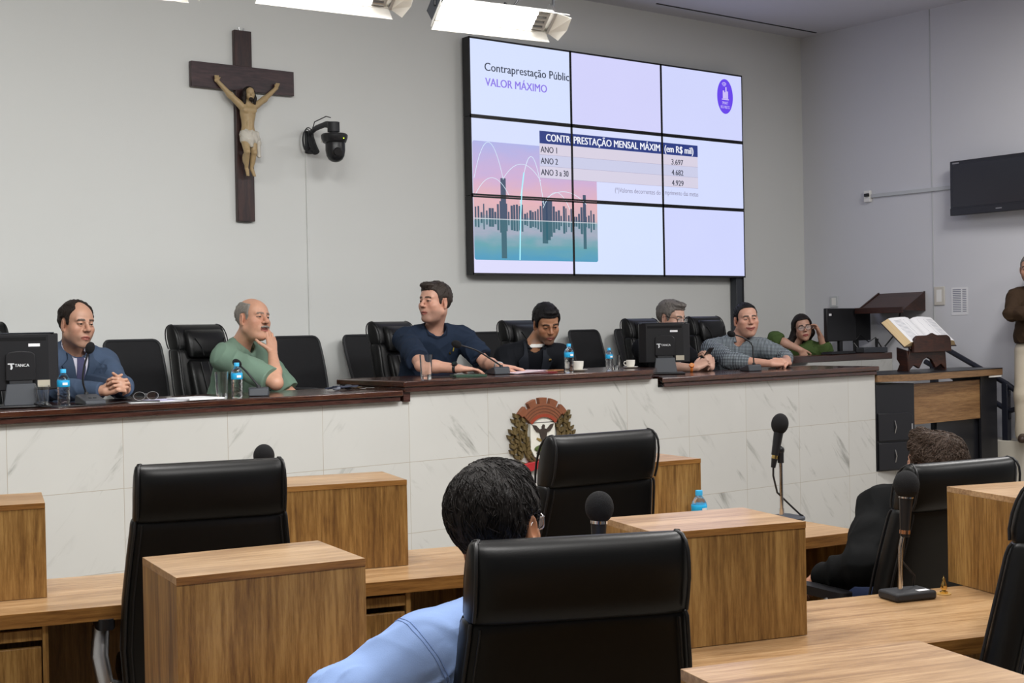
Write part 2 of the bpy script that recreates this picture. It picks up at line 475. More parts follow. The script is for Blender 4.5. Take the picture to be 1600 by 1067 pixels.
def desk_box(x, y, ang, label, w=.46, d=.335, h=.315, z=.75):
    """open-backed upright box standing on a desk (x, y = near right bottom corner)"""
    t = thing('desk_box', label, 'box', (x, y, z + .0015), R(ang), 'upright oak boxes on the desks')
    bx('front_panel', M_['oak_v'], t, -w, 0, 0, .018, 0, h - .018, .0008)
    for n, x0 in (('side_panel', -w), ('side_panel', -.018)):
        bx(n, M_['oak_v'], t, x0, x0 + .018, .0185, d, 0, h - .018, .0008)
    bx('top_board', M_['oak_h'], t, -w, 0, 0.0005, d, h - .018, h, .0008)
    bx('top_edge', M_['oak_e'], t, -w, 0, -.0015, .0005, h - .018, h)
    bx('back_panel', M_['oak_v'], t, -w + .018, -.018, d - .012, d, 0.0, h - .018)
    return t
desk_box(2.765, 4.175, -17, 'oak box on the second-row desk, directly right of the empty black chair')
desk_box(1.548, 4.515, -17, 'oak box cut off by the left edge of the photo', w=.5)
desk_box(4.035, 3.91, -9, 'oak box half hidden behind the black chair near the crest, beside a water bottle')
desk_box(1.739, 2.815, -10, 'large oak box in the lower left foreground')
desk_box(2.948, 2.46, -17, 'oak box in front of the standing chrome microphone, right of the seated man in blue')
desk_box(4.21, 2.17, -19, 'oak box at the right edge behind the brass pin', d=.345)
desk_box(1.888, 1.10, -17, 'oak box cut by the bottom right edge, nearest to the camera', d=.33)

# ================================================================== desk with the book at the right end of the dais
t = thing('reading_desk', 'dark desk with light wood edges carrying the open book on its stand', 'desk', (8.88, 6.66, .42))
m = MB(); m.prism([(0, 0), (.37, -.12), (1.63, -.08), (1.66, .35), (.1, .5), (0.0, .42)], lambda a, b, d: (a, b, d), .765, .772)
m.build('glossy_top', M_['black_paint'], t, 35)
m = MB(); m.prism([(0, 0), (.37, -.12), (1.63, -.08), (1.66, .35), (.1, .5), (0.0, .42)], lambda a, b, d: (a, b, d), .71, .765)
m.build('top_board', wood('reading_desk_edge', '#644a31', '#7b5d3f', '#8d6d4c', (.9, 14, 14), .4), t, 35, .003)
pd = MB().prism([(0.005, .02), (.365, -.08), (.365, .4), (0.005, .4)], lambda a, b, d: (a, b, d), 0, .69).build('drawer_pedestal', M_['black_paint'], t, 35, .003)
dv = Vector((.36, -.10, 0)).normalized(); nv = Vector((-.10, -.36, 0)).normalized()
for z0, z1 in ((.24, .46), (.01, .225)):
    o = Vector((.012, .018, 0))
    vs = []
    m = MB(); m.prism([(0.0, z0), (.335, z0), (.335, z1 - .03), (.30, z1), (0, z1)], lambda a, b, d: tuple(o + dv * a + nv * d + Vector((0, 0, b))), 0, .02)
    dr = m.build('drawer', M_['black_paint'], pd, 35, .004)
    zc = (z0 + z1) / 2
    m = MB().tube([o + dv * .155 + nv * .022 + Vector((0, 0, zc - .05)), o + dv * .16 + nv * .034 + Vector((0, 0, zc)), o + dv * .155 + nv * .022 + Vector((0, 0, zc + .05))], .004, 8)
    m.build('handle', M_['steel'], dr)
    m = MB().prism([(.318, zc - .03), (.33, zc - .03), (.33, zc + .02), (.318, zc + .02)], lambda a, b, d: tuple(o + dv * a + nv * d + Vector((0, 0, b))), .02, .023)
    m.build('lock_plate', M_['steel'], dr)
bx('front_panel', wood('reading_desk_wood', '#6a4a2c', '#83603c', '#9a764d', (.9, 12, 12), .4), t, .36, 1.36, -.03, 0.0, .35, .68, .002)
bx('side_panel', M_['black_paint'], t, 1.36, 1.6, -.04, -.015, -.02, .71, .002)
bx('lower_panel', M_['black_paint'], t, .78, 1.6, .0, .03, -.02, .36, .002)
bx('end_panel', M_['black_paint'], t, 1.575, 1.6, -.015, .38, -.02, .71, .002)
bx('edge_clip', M_['white'], t, 1.43, 1.61, -.079, -.07, .695, .71)
# ================================================================== leather chairs
def superring(hw, th, y, z, n=30, e=5.0):
    r = []
    for k in range(n):
        a = 2 * PI * k / n
        c, s = math.cos(a), math.sin(a)
        r.append(Vector((hw * math.copysign(abs(c) ** (2 / e), c), y + th * math.copysign(abs(s) ** (2 / e), s), z)))
    return r

def exec_chair(label, top, ang, height=1.15, floor=0.0, group=None, front=True, width=.235, tilt=13, arms=True, cat='chair'):
    """top = (x, y) of the middle of the top edge; the chair faces +y turned by ang"""
    tt = math.tan(R(tilt))
    yb = lambda t: -.20 - (t - .42) * tt
    s = height / 1.15
    a = R(ang)
    ly = yb(1.13) * s
    bx0 = top[0] + math.sin(a) * ly; by0 = top[1] - math.cos(a) * ly
    t = thing('executive_chair', label, cat, (bx0, by0, floor), a, group)
    k = width / .235
    lv = [(.37, .20, .035), (.385, .228, .046), (.45, .262, .052), (.6, .274, .056), (.75, .268, .055), (.88, .254, .054), (.955, .2445, .054), (.975, .243, .051), (.985, .240, .045), (.992, .225, .03)]
    b = MB().ring_loft([superring(hw * k, th, yb(z) - .012, z * s) for z, hw, th in lv]).build('backrest', M_['leather'], t, 60)
    hv = [(.978, .215, .035), (.982, .234, .048), (.992, .236, .057), (1.02, .235, .064), (1.06, .235, .065), (1.09, .234, .061), (1.115, .233, .053), (1.134, .231, .04), (1.145, .228, .024), (1.15, .22, .008)]
    h = MB().ring_loft([superring(hw * k, th, yb(z) - .016, z * s) for z, hw, th in hv]).build('head_roll', M_['leather'], t, 60)
    for sx in (-1, 1):
        for sg in (-1, 1):
            MB().tube([(sx * (hw * k - .010), yb(z) - .012 + sg * (th - .006), z * s) for z, hw, th in lv[1:-1]], .0045, 8).build('piping', M_['piping'], b)
        MB().tube([(sx * (hw * k - .03), yb(z) - .012 - th - .001, z * s) for z, hw, th in lv[2:-2]], .0025, 6).build('seam', M_['piping'], b)
    for sx in (-1, 1):
        m = MB()
        m.tube([(sx * (hw * k - .009), yb(z) - .016 - th + .006, z * s) for z, hw, th in hv[2:]] + [(sx * (.219 * k), yb(1.15) - .012, 1.149 * s)] + [(sx * (hw * k - .009), yb(z) - .016 + th - .006, z * s) for z, hw, th in reversed(hv[2:])], .0042, 8)
        m.build('piping', M_['piping'], h)
    if front:
        c = [(.93, .15, .02), (.94, .176, .04), (.98, .182, .052), (1.04, .18, .055), (1.09, .176, .046), (1.115, .16, .022)]
        hc = MB().ring_loft([superring(hw * k, th, yb(z) + .05, z * s, e=3.2) for z, hw, th in c]).build('head_cushion', M_['leather'], t, 60)
        for sx in (-1, 1):
            m = MB()
            m.tube([(sx * .14 * k, yb(1.06) + .1, 1.06 * s), (sx * .10 * k, yb(1.0) + .103, 1.0 * s), (sx * .085 * k, yb(.945) + .096, .945 * s)], .004, 6)
            m.build('seam', M_['piping'], hc)
        c = [(.5, .17, .02), (.52, .195, .04), (.66, .2, .06), (.8, .195, .05), (.9, .188, .045), (.918, .17, .02)]
        bc = MB().ring_loft([superring(hw * k, th, yb(z) + .045, z * s, e=3.2) for z, hw, th in c]).build('back_cushion', M_['leather'], t, 60)
        for sx in (-1, 1):
            for q in (.05, .12):
                m = MB()
                m.tube([(sx * q * k, yb(z) + .045 + th * .99, z * s) for z, hw, th in c[1:-1]], .0035, 6)
                m.build('seam', M_['piping'], bc)
    st = [(.40, .22, .20), (.41, .25, .235), (.45, .26, .25), (.49, .255, .245), (.505, .23, .22)]
    MB().ring_loft([superring(hw * k, th, .05, z * s, e=4) for z, hw, th in st]).build('seat', M_['leather'], t, 60)
    if arms:
        for sx in (-1, 1):
            ar = MB()
            ar.ring_loft([superring(.032, .135, -.01, z * s, e=4) for z in (.635, .642, .66, .668)][0:4])
            for v in range(len(ar.v)): ar.v[v] = (ar.v[v][0] + sx * .305, ar.v[v][1], ar.v[v][2])
            ao = ar.build('armrest', M_['plastic'], t, 60)
            MB().tube([(sx * .25, -.08, .44 * s), (sx * .31, -.12, .47 * s), (sx * .325, -.10, .55 * s), (sx * .315, -.06, .637 * s)], .018, 12, flat=1.6).build('arm_bracket', M_['steel'], ao)
    MB().cyl((0, .02, .09), (0, .02, .40 * s), .03, .028).cyl((0, .02, .36 * s), (0, .02, .405 * s), .09, .1).build('column', M_['steel'], t)
    bs = MB()
    for i in range(5):
        q = 2 * PI * i / 5 + .3
        bs.tube([(0, .02, .095), (.16 * math.cos(q), .02 + .16 * math.sin(q), .09), (.29 * math.cos(q), .02 + .29 * math.sin(q), .07)], [.03, .022, .016], 8)
    bso = bs.build('base', M_['steel'], t)
    for i in range(5):
        q = 2 * PI * i / 5 + .3
        c = Vector((.29 * math.cos(q), .02 + .29 * math.sin(q), .029)); d = Vector((-math.sin(q), math.cos(q), 0)) * .02
        MB().cyl(c - d, c + d, .027).build('caster', M_['plastic'], bso)
    return t

# chamber floor (backs to the camera)
exec_chair('black leather chair in front with a man in a light blue shirt sitting in it', (1.835, 2.135), -26, 1.186, group=None, front=False)
exec_chair('empty black leather chair between the left oak boxes', (1.855, 3.90), -17, 1.222, front=False)
exec_chair('empty black leather chair directly below the crest on the marble', (3.2, 3.575), -5, 1.243, front=False)
exec_chair('black leather chair at right with the dark-haired man slouching in it', (4.15, 2.79), -11, 1.125, front=False, width=.25)
exec_chair('black leather chair cut off by the right edge, seen from the side', (3.41, 1.99), 25, 1.21, front=False)
# dais (fronts to the camera)
DG = 'leather chairs behind the dais counter'
exec_chair('black leather chair behind the man in the green polo, showing at his left', (3.873, 8.30), 180 + 22, 1.13, DZ, DG)
exec_chair('black leather chair behind the left side of the man in the navy tee', (5.394, 8.30), 180 + 22, 1.13, DZ, DG)
exec_chair('black leather chair behind the clergyman in the dark suit', (6.60, 8.30), 180 + 14, 1.125, DZ, DG)
exec_chair('black leather chair behind the grey-haired man and the right monitor', (7.89, 8.30), 180 + 14, 1.125, DZ, DG)
exec_chair('black leather chair left of the man in the checkered shirt', (8.65, 8.30), 180 + 10, 1.135, DZ, DG)
exec_chair('black leather chair top showing at the far left edge above the monitor', (2.376, 8.20), 180 + 5, 1.16, DZ, DG)

# ================================================================== mesh-back visitor chairs along the wall
M_['mesh'] = mat('black_mesh_fabric', (0.012, 0.012, 0.014), 0.75, var=0.3, vscale=40, bump=0.3, bscale=600, alpha=.93)
def visitor_chair(label, x, y, ang, height=1.0):
    t = thing('visitor_chair', label, 'chair', (x, y, DZ), R(ang), 'mesh-back chairs along the back wall')
    tt = math.tan(R(16)); yb = lambda z: -.17 - (z - .45) * tt
    wv = lambda z: .20 + .035 * math.sin((z - .5) / .5 * PI * .62)
    H = height
    out = []
    for z in np.linspace(.5, H - .05, 8): out.append((-wv(z), z))
    for q in np.linspace(PI, PI / 2, 5)[1:]: out.append((-wv(H - .05) + .05 + .05 * math.cos(q), H - .05 + .05 * math.sin(q)))
    out += [(-x_, z) for x_, z in reversed(out)]
    m = MB().tube([(a, yb(z) - .02 * (1 - (a / .24) ** 2), z) for a, z in out], .011, 8, closed=True)
    fr = m.build('back_frame', M_['plastic_m'], t)
    MB().prism(out, lambda a, b, d: (a, yb(b) + d - .02 * (1 - (a / .24) ** 2), b), -.003, .003).build('mesh_panel', M_['mesh'], fr, 60)
    lb = MB().tube([(-.19, yb(.66) - .03, .62), (-.1, yb(.68) - .045, .70), (0, yb(.7) - .05, .73), (.1, yb(.68) - .045, .70), (.19, yb(.66) - .03, .62)], .02, 8, flat=.5)
    lb.build('lumbar_support', M_['plastic_m'], fr)
    MB().ring_loft([superring(hw, th, .05, z, e=4) for z, hw, th in ((.41, .2, .19), (.43, .235, .225), (.46, .24, .23), (.48, .22, .21))]).build('seat', M_['fabric_black'], t, 60)
    MB().tube([(0, -.02, .41), (0, -.16, .43), (0, yb(.55) - .03, .55), (0, yb(.68) - .045, .68)], .022, 8).build('back_bracket', M_['plastic_m'], t)
    for sx in (-1, 1):
        a = bx('armrest', M_['plastic_m'], t, sx * .275 - .03, sx * .275 + .03, -.10, .15, .645, .67, .01)
        MB().tube([(sx * .24, -.0, .43), (sx * .28, -.02, .48), (sx * .278, -.01, .65)], .016, 8).build('arm_post', M_['plastic_m'], a)
    MB().cyl((0, .02, .08), (0, .02, .41), .028).build('column', M_['plastic_m'], t)
    b = MB()
    for i in range(5):
        q = 2 * PI * i / 5 + .3
        b.tube([(0, .02, .09), (.24 * math.cos(q), .02 + .24 * math.sin(q), .05)], [.028, .016], 8)
        b.ell((.24 * math.cos(q), .02 + .24 * math.sin(q), .028), (.028, .028, .028), 10, 8)
    b.build('base', M_['plastic_m'], t)
    return t
visitor_chair('mesh chair between the man in the blue jacket and the empty leather chair', 3.765, 8.60, 180 + 15, 1.03)
visitor_chair('mesh chair mostly hidden behind the empty leather chair at left', 4.29, 8.64, 180 + 15, 1.03)
visitor_chair('mesh chair right of the man in the green polo', 5.033, 8.60, 180 + 15, 1.03)
visitor_chair('mesh chair with armrests showing, left of the man in the navy tee', 5.64, 8.62, 180 + 15, 1.03)
visitor_chair('mesh chair between the man in the navy tee and the clergyman', 6.78, 8.60, 180 + 15, 1.03)
visitor_chair('mesh chair above the white cup, right of the clergyman', 7.87, 8.60, 180 + 15, 1.03)
visitor_chair('mesh chair partly hidden left of the right monitor', 8.42, 8.62, 180 + 15, 1.03)
# ================================================================== video wall on the back wall
VX0, VX1, VZ0, VZ1 = 6.565, 9.82, 2.055, 3.995
VY = 8.88
vw = thing('video_wall', 'large lit wall of nine display panels showing a slide with a price table', 'video wall', (VX0, VY, VZ0))
W3, H3 = (VX1 - VX0) / 3, (VZ1 - VZ0) / 3
scr_cols = ['#d3defc', '#d0d0f8', '#ced3fa', '#d3dcfb', '#d5dbfb', '#d1d9fb', '#dad9f8', '#d3dffc', '#cdd3fb']
for r in range(3):
    for c in range(3):
        x0, z0 = c * W3, (2 - r) * H3
        p = bx('display_panel', M_['plastic'], vw, x0 + .001, x0 + W3 - .001, .0, .09, z0 + .001, z0 + H3 - .001, .002)
        e = .011
        MB().box(x0 + .001, x0 + e, -.0045, 0, z0 + .001, z0 + H3 - .001).box(x0 + W3 - e, x0 + W3 - .001, -.0045, 0, z0 + .001, z0 + H3 - .001).box(x0 + .001, x0 + W3 - .001, -.0045, 0, z0 + .001, z0 + e + .005).box(x0 + .001, x0 + W3 - .001, -.0045, 0, z0 + H3 - e - .004, z0 + H3 - .001).build('bezel', M_['plastic'], p, 0)
        MB().box(x0 + e, x0 + W3 - e, -.001, .002, z0 + e, z0 + H3 - e).build('screen', emat('lit_screen', scr_cols[r * 3 + c], 1.04), p, 0)
bx('wall_mount', M_['plastic_m'], vw, .12, 3.1, .09, .118, .1, 1.84)
def vtext(name, body, col, x0, x1, z, h, st=1.0, double=0.0):
    return text_mesh(name, body, emat('slide_ink', col, st), vw, (x0 - VX0, -.0025, z - VZ0), x1 - x0, h, extrude=.0002, double=double)
vtext('slide_title', 'Contraprestação Públic', '#30384a', 6.722, 7.632, 3.73, .068, double=.002)
vtext('slide_subtitle', 'VALOR MÁXIMO', '#8f7ce8', 6.726, 7.38, 3.607, .066, double=.004)
def vrect(name, col, x0, x1, z0, z1, y=-.0016, st=.9):
    return MB().box(x0 - VX0, x1 - VX0, y, y + .0006, z0 - VZ0, z1 - VZ0).build(name, emat('slide_fill', col, st), vw, 0)
vrect('table_header', '#253a86', 7.292, 9.196, 3.174, 3.28)
vtext('table_header_text', 'CONTR', '#f4f6ff', 7.362, 7.63, 3.197, .062, double=.004)
vtext('table_header_text', 'PRESTAÇÃO MENSAL MÁXIM', '#f4f6ff', 7.672, 8.705, 3.197, .062, double=.004)
vtext('table_header_text', '(em R$ mil)', '#f4f6ff', 8.765, 9.135, 3.197, .062, double=.004)
for k, (z0, z1) in enumerate(((3.08, 3.173), (2.983, 3.078), (2.882, 2.981))):
    vrect('table_row', ('#e4dcee', '#d6d8f4', '#e2dcf0')[k], 7.29, 9.195, z0, z1, -.0013)
    vrect('table_rule', '#a9a2c4', 7.29, 9.195, z0 - .002, z0, -.0015)
for k, (a, b, zz) in enumerate((('ANO 1', '3.697', 3.098), ('ANO 2', '4.682', 3.002), ('ANO 3 a 30', '4.929', 2.906))):
    vtext('table_label', a, '#3a3d50', 7.30, (7.48, 7.487, 7.605)[k], zz, .052, double=.0025)
    vtext('table_figure', b, '#3a3d50', 8.85, 9.0, zz - .012, .05, double=.0025)
vtext('slide_footnote', '(*)Valores decorrentes do', '#8d8aa6', 8.144, 8.705, 2.80, .042)
vtext('slide_footnote', 'mprimento das metas', '#8d8aa6', 8.76, 9.193, 2.806, .042)
# city picture
def city_mat():
    m, nt, b = newmat('city_picture')
    tc = N(nt, 'ShaderNodeTexCoord'); sp = N(nt, 'ShaderNodeSeparateXYZ'); nt.links.new(tc.outputs['Object'], sp.inputs[0])
    mr = N(nt, 'ShaderNodeMapRange'); mr.inputs['From Min'].default_value = .12; mr.inputs['From Max'].default_value = 1.10
    nt.links.new(sp.outputs[2], mr.inputs['Value'])
    nz = N(nt, 'ShaderNodeTexNoise', i_Scale=3.0, i_Detail=4.0); mp = N(nt, 'ShaderNodeMapping'); mp.inputs['Scale'].default_value = (1, 1, 3.5)
    nt.links.new(tc.outputs['Object'], mp.inputs['Vector']); nt.links.new(mp.outputs[0], nz.inputs['Vector'])
    ad = N(nt, 'ShaderNodeMath', operation='MULTIPLY_ADD'); ad.inputs[1].default_value = .22; nt.links.new(nz.outputs['Fac'], ad.inputs[0])
    sb = N(nt, 'ShaderNodeMath', operation='SUBTRACT'); sb.inputs[1].default_value = .11; nt.links.new(mr.outputs[0], sb.inputs[0]); nt.links.new(sb.outputs[0], ad.inputs[2])
    cr = N(nt, 'ShaderNodeValToRGB'); e = cr.color_ramp.elements
    e[0].position = 0; e[0].color = srgb('#4f9fc4'); e[1].position = 1; e[1].color = srgb('#b4b8ee')
    for p, c in ((.14, '#68a8b4'), (.25, '#a9b0c4'), (.335, '#8fb0bd'), (.36, '#d9b7bd'), (.5, '#eab8bf'), (.7, '#d6b4da')):
        k = e.new(p); k.color = srgb(c)
    nt.links.new(ad.outputs[0], cr.inputs['Fac']); nt.links.new(cr.outputs['Color'], b.inputs['Emission Color'])
    b.inputs['Base Color'].default_value = (.01, .01, .01, 1); b.inputs['Emission Strength'].default_value = .92
    return m
px0, px1, pz0, pz1 = 6.584, 7.93, 2.178, 3.15
rr = .02
pic = []
for cx, cz, a0 in ((px1 - rr, pz0 + rr, -90), (px1 - rr, pz1 - rr, 0), (px0 + rr, pz1 - rr, 90), (px0 + rr, pz0 + rr, 180)):
    for q in range(5): pic.append((cx - VX0 + rr * math.cos(R(a0 + q * 22.5)), cz - VZ0 + rr * math.sin(R(a0 + q * 22.5))))
pc = MB().prism(pic, lambda a, b, d: (a, d, b), -.0012, -.0010).build('slide_picture', city_mat(), vw, 0)
rg = random.Random(3)
HZ = 2.517 - VZ0
sky = MB(); refl = MB()
for i in range(46):
    x = .03 + i * .0285; wd = rg.uniform(.012, .026); h = rg.uniform(.05, .15) * (1.2 if .5 < (i % 17) / 17 < .8 else .9)
    if x + wd > px1 - VX0 - .01: break
    sky.box(x, x + wd, -.0016, -.0014, HZ, HZ + h); refl.box(x, x + wd, -.0016, -.0014, HZ - h * .75, HZ)
for x, wd, h in ((.30, .055, .34), (.74, .06, .2), (.78, .05, .17), (1.20, .035, .24)):
    sky.box(x, x + wd, -.0017, -.0014, HZ, HZ + h); refl.box(x, x + wd, -.0017, -.0014, HZ - h * .95, HZ)
sky.build('skyline', emat('skyline_ink', '#43536f', .9), pc, 0)
refl.build('skyline_reflection', emat('reflection_ink', '#3d6d7d', .85), pc, 0)
MB().box(.02, px1 - VX0 - .01, -.0018, -.0014, HZ - .004, HZ + .003).build('shore_line', emat('shore_ink', '#d8dde6', .9), pc, 0)
def arc(x0, x1, z0, h, r=.004, wdt=None):
    pts = [(x0 + (x1 - x0) * i / 24, -.0022, z0 + h * (1 - (2 * i / 24 - 1) ** 2)) for i in range(25)]
    MB().tube(pts, r * .6, 6, flat=1).build('light_arc', emat('arc_light', '#dcf3ff', 1.0), pc, 0)
for a in ((.03, .33, .79, .30), (.33, .73, .80, .13), (.33, .52, HZ + .1, .0), (.03, .40, .64, .16), (.75, 1.05, .57, .14), (.74, 1.24, .62, .10)): 
    if a[3]: arc(*a, r=.0035)
arc(.50, .76, .60, .40, .004)
MB().tube([(.49, -.0022, .128), (.505, -.0022, .5), (.525, -.0022, .72), (.55, -.0022, .86)], .006, 6).build('light_arc', emat('arc_glow', '#a9f2ff', 1.0), pc, 0)
# round logo
lx, lz = 9.581 - VX0, 3.773 - VZ0
ci = [(lx + .108 * math.cos(2 * PI * k / 48), lz + .165 * math.sin(2 * PI * k / 48)) for k in range(48)]
lg = MB().prism(ci, lambda a, b, d: (a, d, b), -.0014, -.0011).build('slide_logo', emat('logo_violet', '#6a45f0', .95), vw, 0)
lw = emat('logo_white', '#d9ccff', .95)
m = MB()
for k in range(3):
    rr = .014 + k * .011
    m.tube([(lx - .012 + rr * 1.05 * math.cos(R(q)), -.002, lz + .085 + rr * 1.3 * math.sin(R(q))) for q in range(40, 141, 10)], .0028, 6)
m.build('logo_waves', lw, lg, 0)
m = MB()
for x0, x1, h in ((-.03, -.01, .075), (-.008, .004, .06), (.006, .022, .11), (.024, .04, .07)):
    m.box(lx + x0, lx + x1, -.002, -.0016, lz - .02, lz - .02 + h)
m.box(lx - .045, lx + .05, -.002, -.0016, lz - .032, lz - .023)
m.build('logo_towers', lw, lg, 0)
text_mesh('logo_text', 'SMART', lw, lg, (lx, -.0022, lz - .075), .08, .028, align='CENTER', extrude=.0002)
text_mesh('logo_text', 'RIO PRETO', lw, lg, (lx, -.0022, lz - .115), .12, .028, align='CENTER', extrude=.0002)

# ================================================================== fixtures over the dais
def softlight(label, x, y, z, ang):
    t = thing('studio_softlight', label, 'light fixture', (x, y, z), R(ang), 'hanging studio lights')
    M = Matrix.Rotation(R(-42), 4, 'X')          # mouth tipped towards the hall
    refl = M_['refl']
    L, Wd = .31, .06
    m = MB()
    n = 9
    for sgn in (1,):
        prof = [(Wd * math.cos(PI * k / (n - 1)), .07 * math.sin(PI * k / (n - 1))) for k in range(n)]
        pin = [(a * .94, b * .94 - .002) for a, b in prof]
        vs = []
        for xx in (-L, L):
            vs += [(xx, a, b) for a, b in prof] + [(xx, a, b) for a, b in pin]
        fs = []
        q = 2 * n
        for k in range(n - 1):
            fs.append((k, k + 1, q + k + 1, q + k)); fs.append((n + k, q + n + k, q + n + k + 1, n + k + 1))
        for e in (0, q):
            for k in range(n - 1): fs.append((e + k, e + n + k, e + n + k + 1, e + k + 1))
        fs.append((0, q, q + n, n)); fs.append((n - 1, 2 * n - 1, q + 2 * n - 1, q + n - 1))
        m.add([M @ Vector(v) for v in vs], fs)
    m.build('housing', refl, t, 40)
    for sx in (-1, 1):
        bx('end_cap', M_['steel'] if sx > 0 else M_['grey_plastic'], t, sx * (L + .008) - .008, sx * (L + .008) + .008, -.062, .062, -.005, .075, .002, M)
    def flap(name, pts):
        nrm = (Vector(pts[1]) - Vector(pts[0])).cross(Vector(pts[2]) - Vector(pts[0])).normalized() * .002
        MB().prism([(0, 0)] * 0 or [(i, 0) for i in range(len(pts))], lambda a, b, d: M @ (Vector(pts[int(a)]) + nrm * d), -1, 1).build(name, refl, t, 0)
    flap('barn_door', [(-L, Wd, 0), (L, Wd, 0), (L + .02, Wd + .03, -.035), (-L - .02, Wd + .03, -.035)])
    flap('barn_door', [(-L, -Wd, 0), (L, -Wd, 0), (L + .05, -Wd - .03, -.05), (L + .02, -Wd - .045, -.07), (-L, -Wd - .045, -.07), (-L - .03, -Wd - .03, -.05)])
    flap('barn_door', [(L + .012, -Wd, 0), (L + .012, Wd, 0), (L + .06, Wd + .01, -.04), (L + .075, 0, -.05), (L + .06, -Wd - .02, -.06)])
    flap('barn_door', [(-L - .012, -Wd, 0), (-L - .012, Wd, 0), (-L - .03, Wd + .01, -.04), (-L - .03, -Wd, -.05)])
    for k, yy in enumerate((-.039, -.013, .013, .039)):
        MB().cyl(M @ Vector((-L + .02, yy, .012)), M @ Vector((L - .09, yy, .012)), 0.0105, None, 12).build('lamp_tube', M_['tube'], t)
    m = MB()
    for yy in (-.039, -.013, .013, .039): m.cyl(M @ Vector((L - .09, yy, .012)), M @ Vector((L - .03, yy, .012)), .015, None, 12)
    m.box(L - .035, L - .02, -.05, .05, .0, .03, M)
    m.build('lamp_socket', M_['steel'], t)
    MB().tube([(-L - .02, 0, .02), (-L - .02, 0, .2), (0, 0, .26), (L + .02, 0, .2), (L + .02, 0, .02)], .008, 8).build('yoke', M_['plastic_m'], t)
    MB().cyl((0, 0, .24), (0, 0, CZ - z), .016).build('drop_rod', M_['plastic_m'], t)
    MB().tube([(.05, 0, .07), (.10, .02, .05), (.16, .03, .12), (.14, .02, .3), (.03, .02, .5)], .006, 8).build('power_cable', M_['plastic'], t)
    return t
M_['refl'] = mat('reflector_white', '#f2f0ea', 0.3, var=0.02)
M_['tube'] = emat('lamp_tube_glow', '#fffaf2', 7.0)
M_['tube'].node_tree.nodes['Principled BSDF'].inputs['Emission Strength'].default_value = 16.0
softlight('lit studio softlight hanging just above the upper left corner of the video wall', 3.99, 5.17, 3.115, -7)
softlight('lit studio softlight cut by the top edge, right of the crucifix', 3.07, 5.17, 3.115, -6)
softlight('lit studio softlight of which only a corner shows at the top edge above the crucifix', 2.08, 5.17, 3.06, -5)

# ================================================================== camera on bracket
t = thing('ptz_camera', 'black pan-tilt camera hanging from a wall bracket right of the crucifix', 'camera', (5.135, WY, 3.05))
bx('wall_plate', M_['plastic_m'], t, -.035, .035, -.025, 0, -.09, .08, .006)
MB().tube([(0, -.02, .06), (.0, -.12, .09), (0, -.26, .10), (0, -.36, .08)], .03, 12, flat=.6).build('bracket_arm', M_['plastic_m'], t)
MB().tube([(0, -.03, .03), (.0, -.07, -.04), (0.0, -.11, -.09)], .028, 10).build('bracket_hinge', M_['plastic_m'], t)
MB().cyl((0, -.37, .10), (0, -.37, .03), .045).cyl((0, -.37, .03), (0, -.37, .005), .03).build('mount_knuckle', M_['plastic_m'], t)
bd = MB().ring_loft([[Vector((hx * math.cos(2 * PI * k / 24), -.38 + hy * math.sin(2 * PI * k / 24), z)) for k in range(24)] for z, hx, hy in ((.012, .09, .09), (.002, .098, .1), (-.02, .095, .098), (-.05, .085, .085), (-.055, .075, .078))])
base = bd.build('camera_base', M_['plastic'], t, 40)
hd = MB().ring_loft([[Vector((hx * math.cos(2 * PI * k / 24), -.39 + hx * .95 * math.sin(2 * PI * k / 24), z)) for k in range(24)] for z, hx in ((-.05, .07), (-.06, .073), (-.11, .073), (-.15, .066), (-.175, .052), (-.19, .03), (-.195, .01))]).build('camera_head', M_['plastic'], t, 60)
MB().cyl((-.02, -.455, -.125), (-.028, -.475, -.13), .03, .027).build('lens', M_['glass_dark'] if 'glass_dark' in M_ else M_['plastic'], hd)
MB().ell((.02, -.478, -.028), (.005, .004, .005), 10, 8).build('status_light', emat('status_glow', '#d8ff3a', 2.0), base)
bx('connector', M_['white'], t, -.03, .03, -.31, -.23, -.035, .03, .004)
for k in range(3):
    MB().tube([(-.05 - .03 * math.cos(q) * (1 + k * .25), -.05 - .02 * k, -.0 + .075 * math.sin(q) * (1 + .12 * k)) for q in np.linspace(0, 2 * PI, 20)[:-1]], .0035, 6, closed=True).build('cable_loop', M_['plastic'], t)
MB().tube([(0, -.05, .07), (-.03, -.15, .13), (.01, -.25, .16), (.0, -.33, .14)], .004, 6).build('cable', M_['plastic'], t)

# ================================================================== right wall: television, conduit, plates, notice, document shelf
t = thing('television', 'flat black television on the right wall at the right edge', 'television', (10.76, 7.2, 2.55), R(-2))
bx('casing', M_['plastic'], t, -.055, -.01, -1.02, 0.0, 0, .49, .006)
bx('screen', mat('dead_screen', (.012, .012, .011), .22, var=.2), t, -.058, -.054, -.99, -.03, .075, .455)
bx('lower_bezel', M_['plastic'], t, -.060, -.054, -1.02, 0, 0, .065, .003)
bx('maker_mark', mat('pale_print', '#8b8b90', .5), t, -.0612, -.06, -.53, -.47, .027, .037)
bx('corner_badge', mat('badge', '#8f8f94', .5), t, -.0595, -.058, -.10, -.03, .463, .475)
bx('wall_bracket', M_['plastic_m'], t, -.012, .06, -.7, -.3, .12, .38)
t = thing('wall_conduit', 'thin pale horizontal cable duct running to the television', 'cable duct', (WX, 8.16, 2.815))
bx('duct', M_['pvc'], t, -.022, -.001, -.98, 0, -.012, .022, .002)
bx('outlet_box', M_['white'], t, -.035, -.001, 0, .07, -.05, .06, .004)
bx('plug', M_['plastic'], t, -.06, -.035, .0, .05, .0, .03, .004)
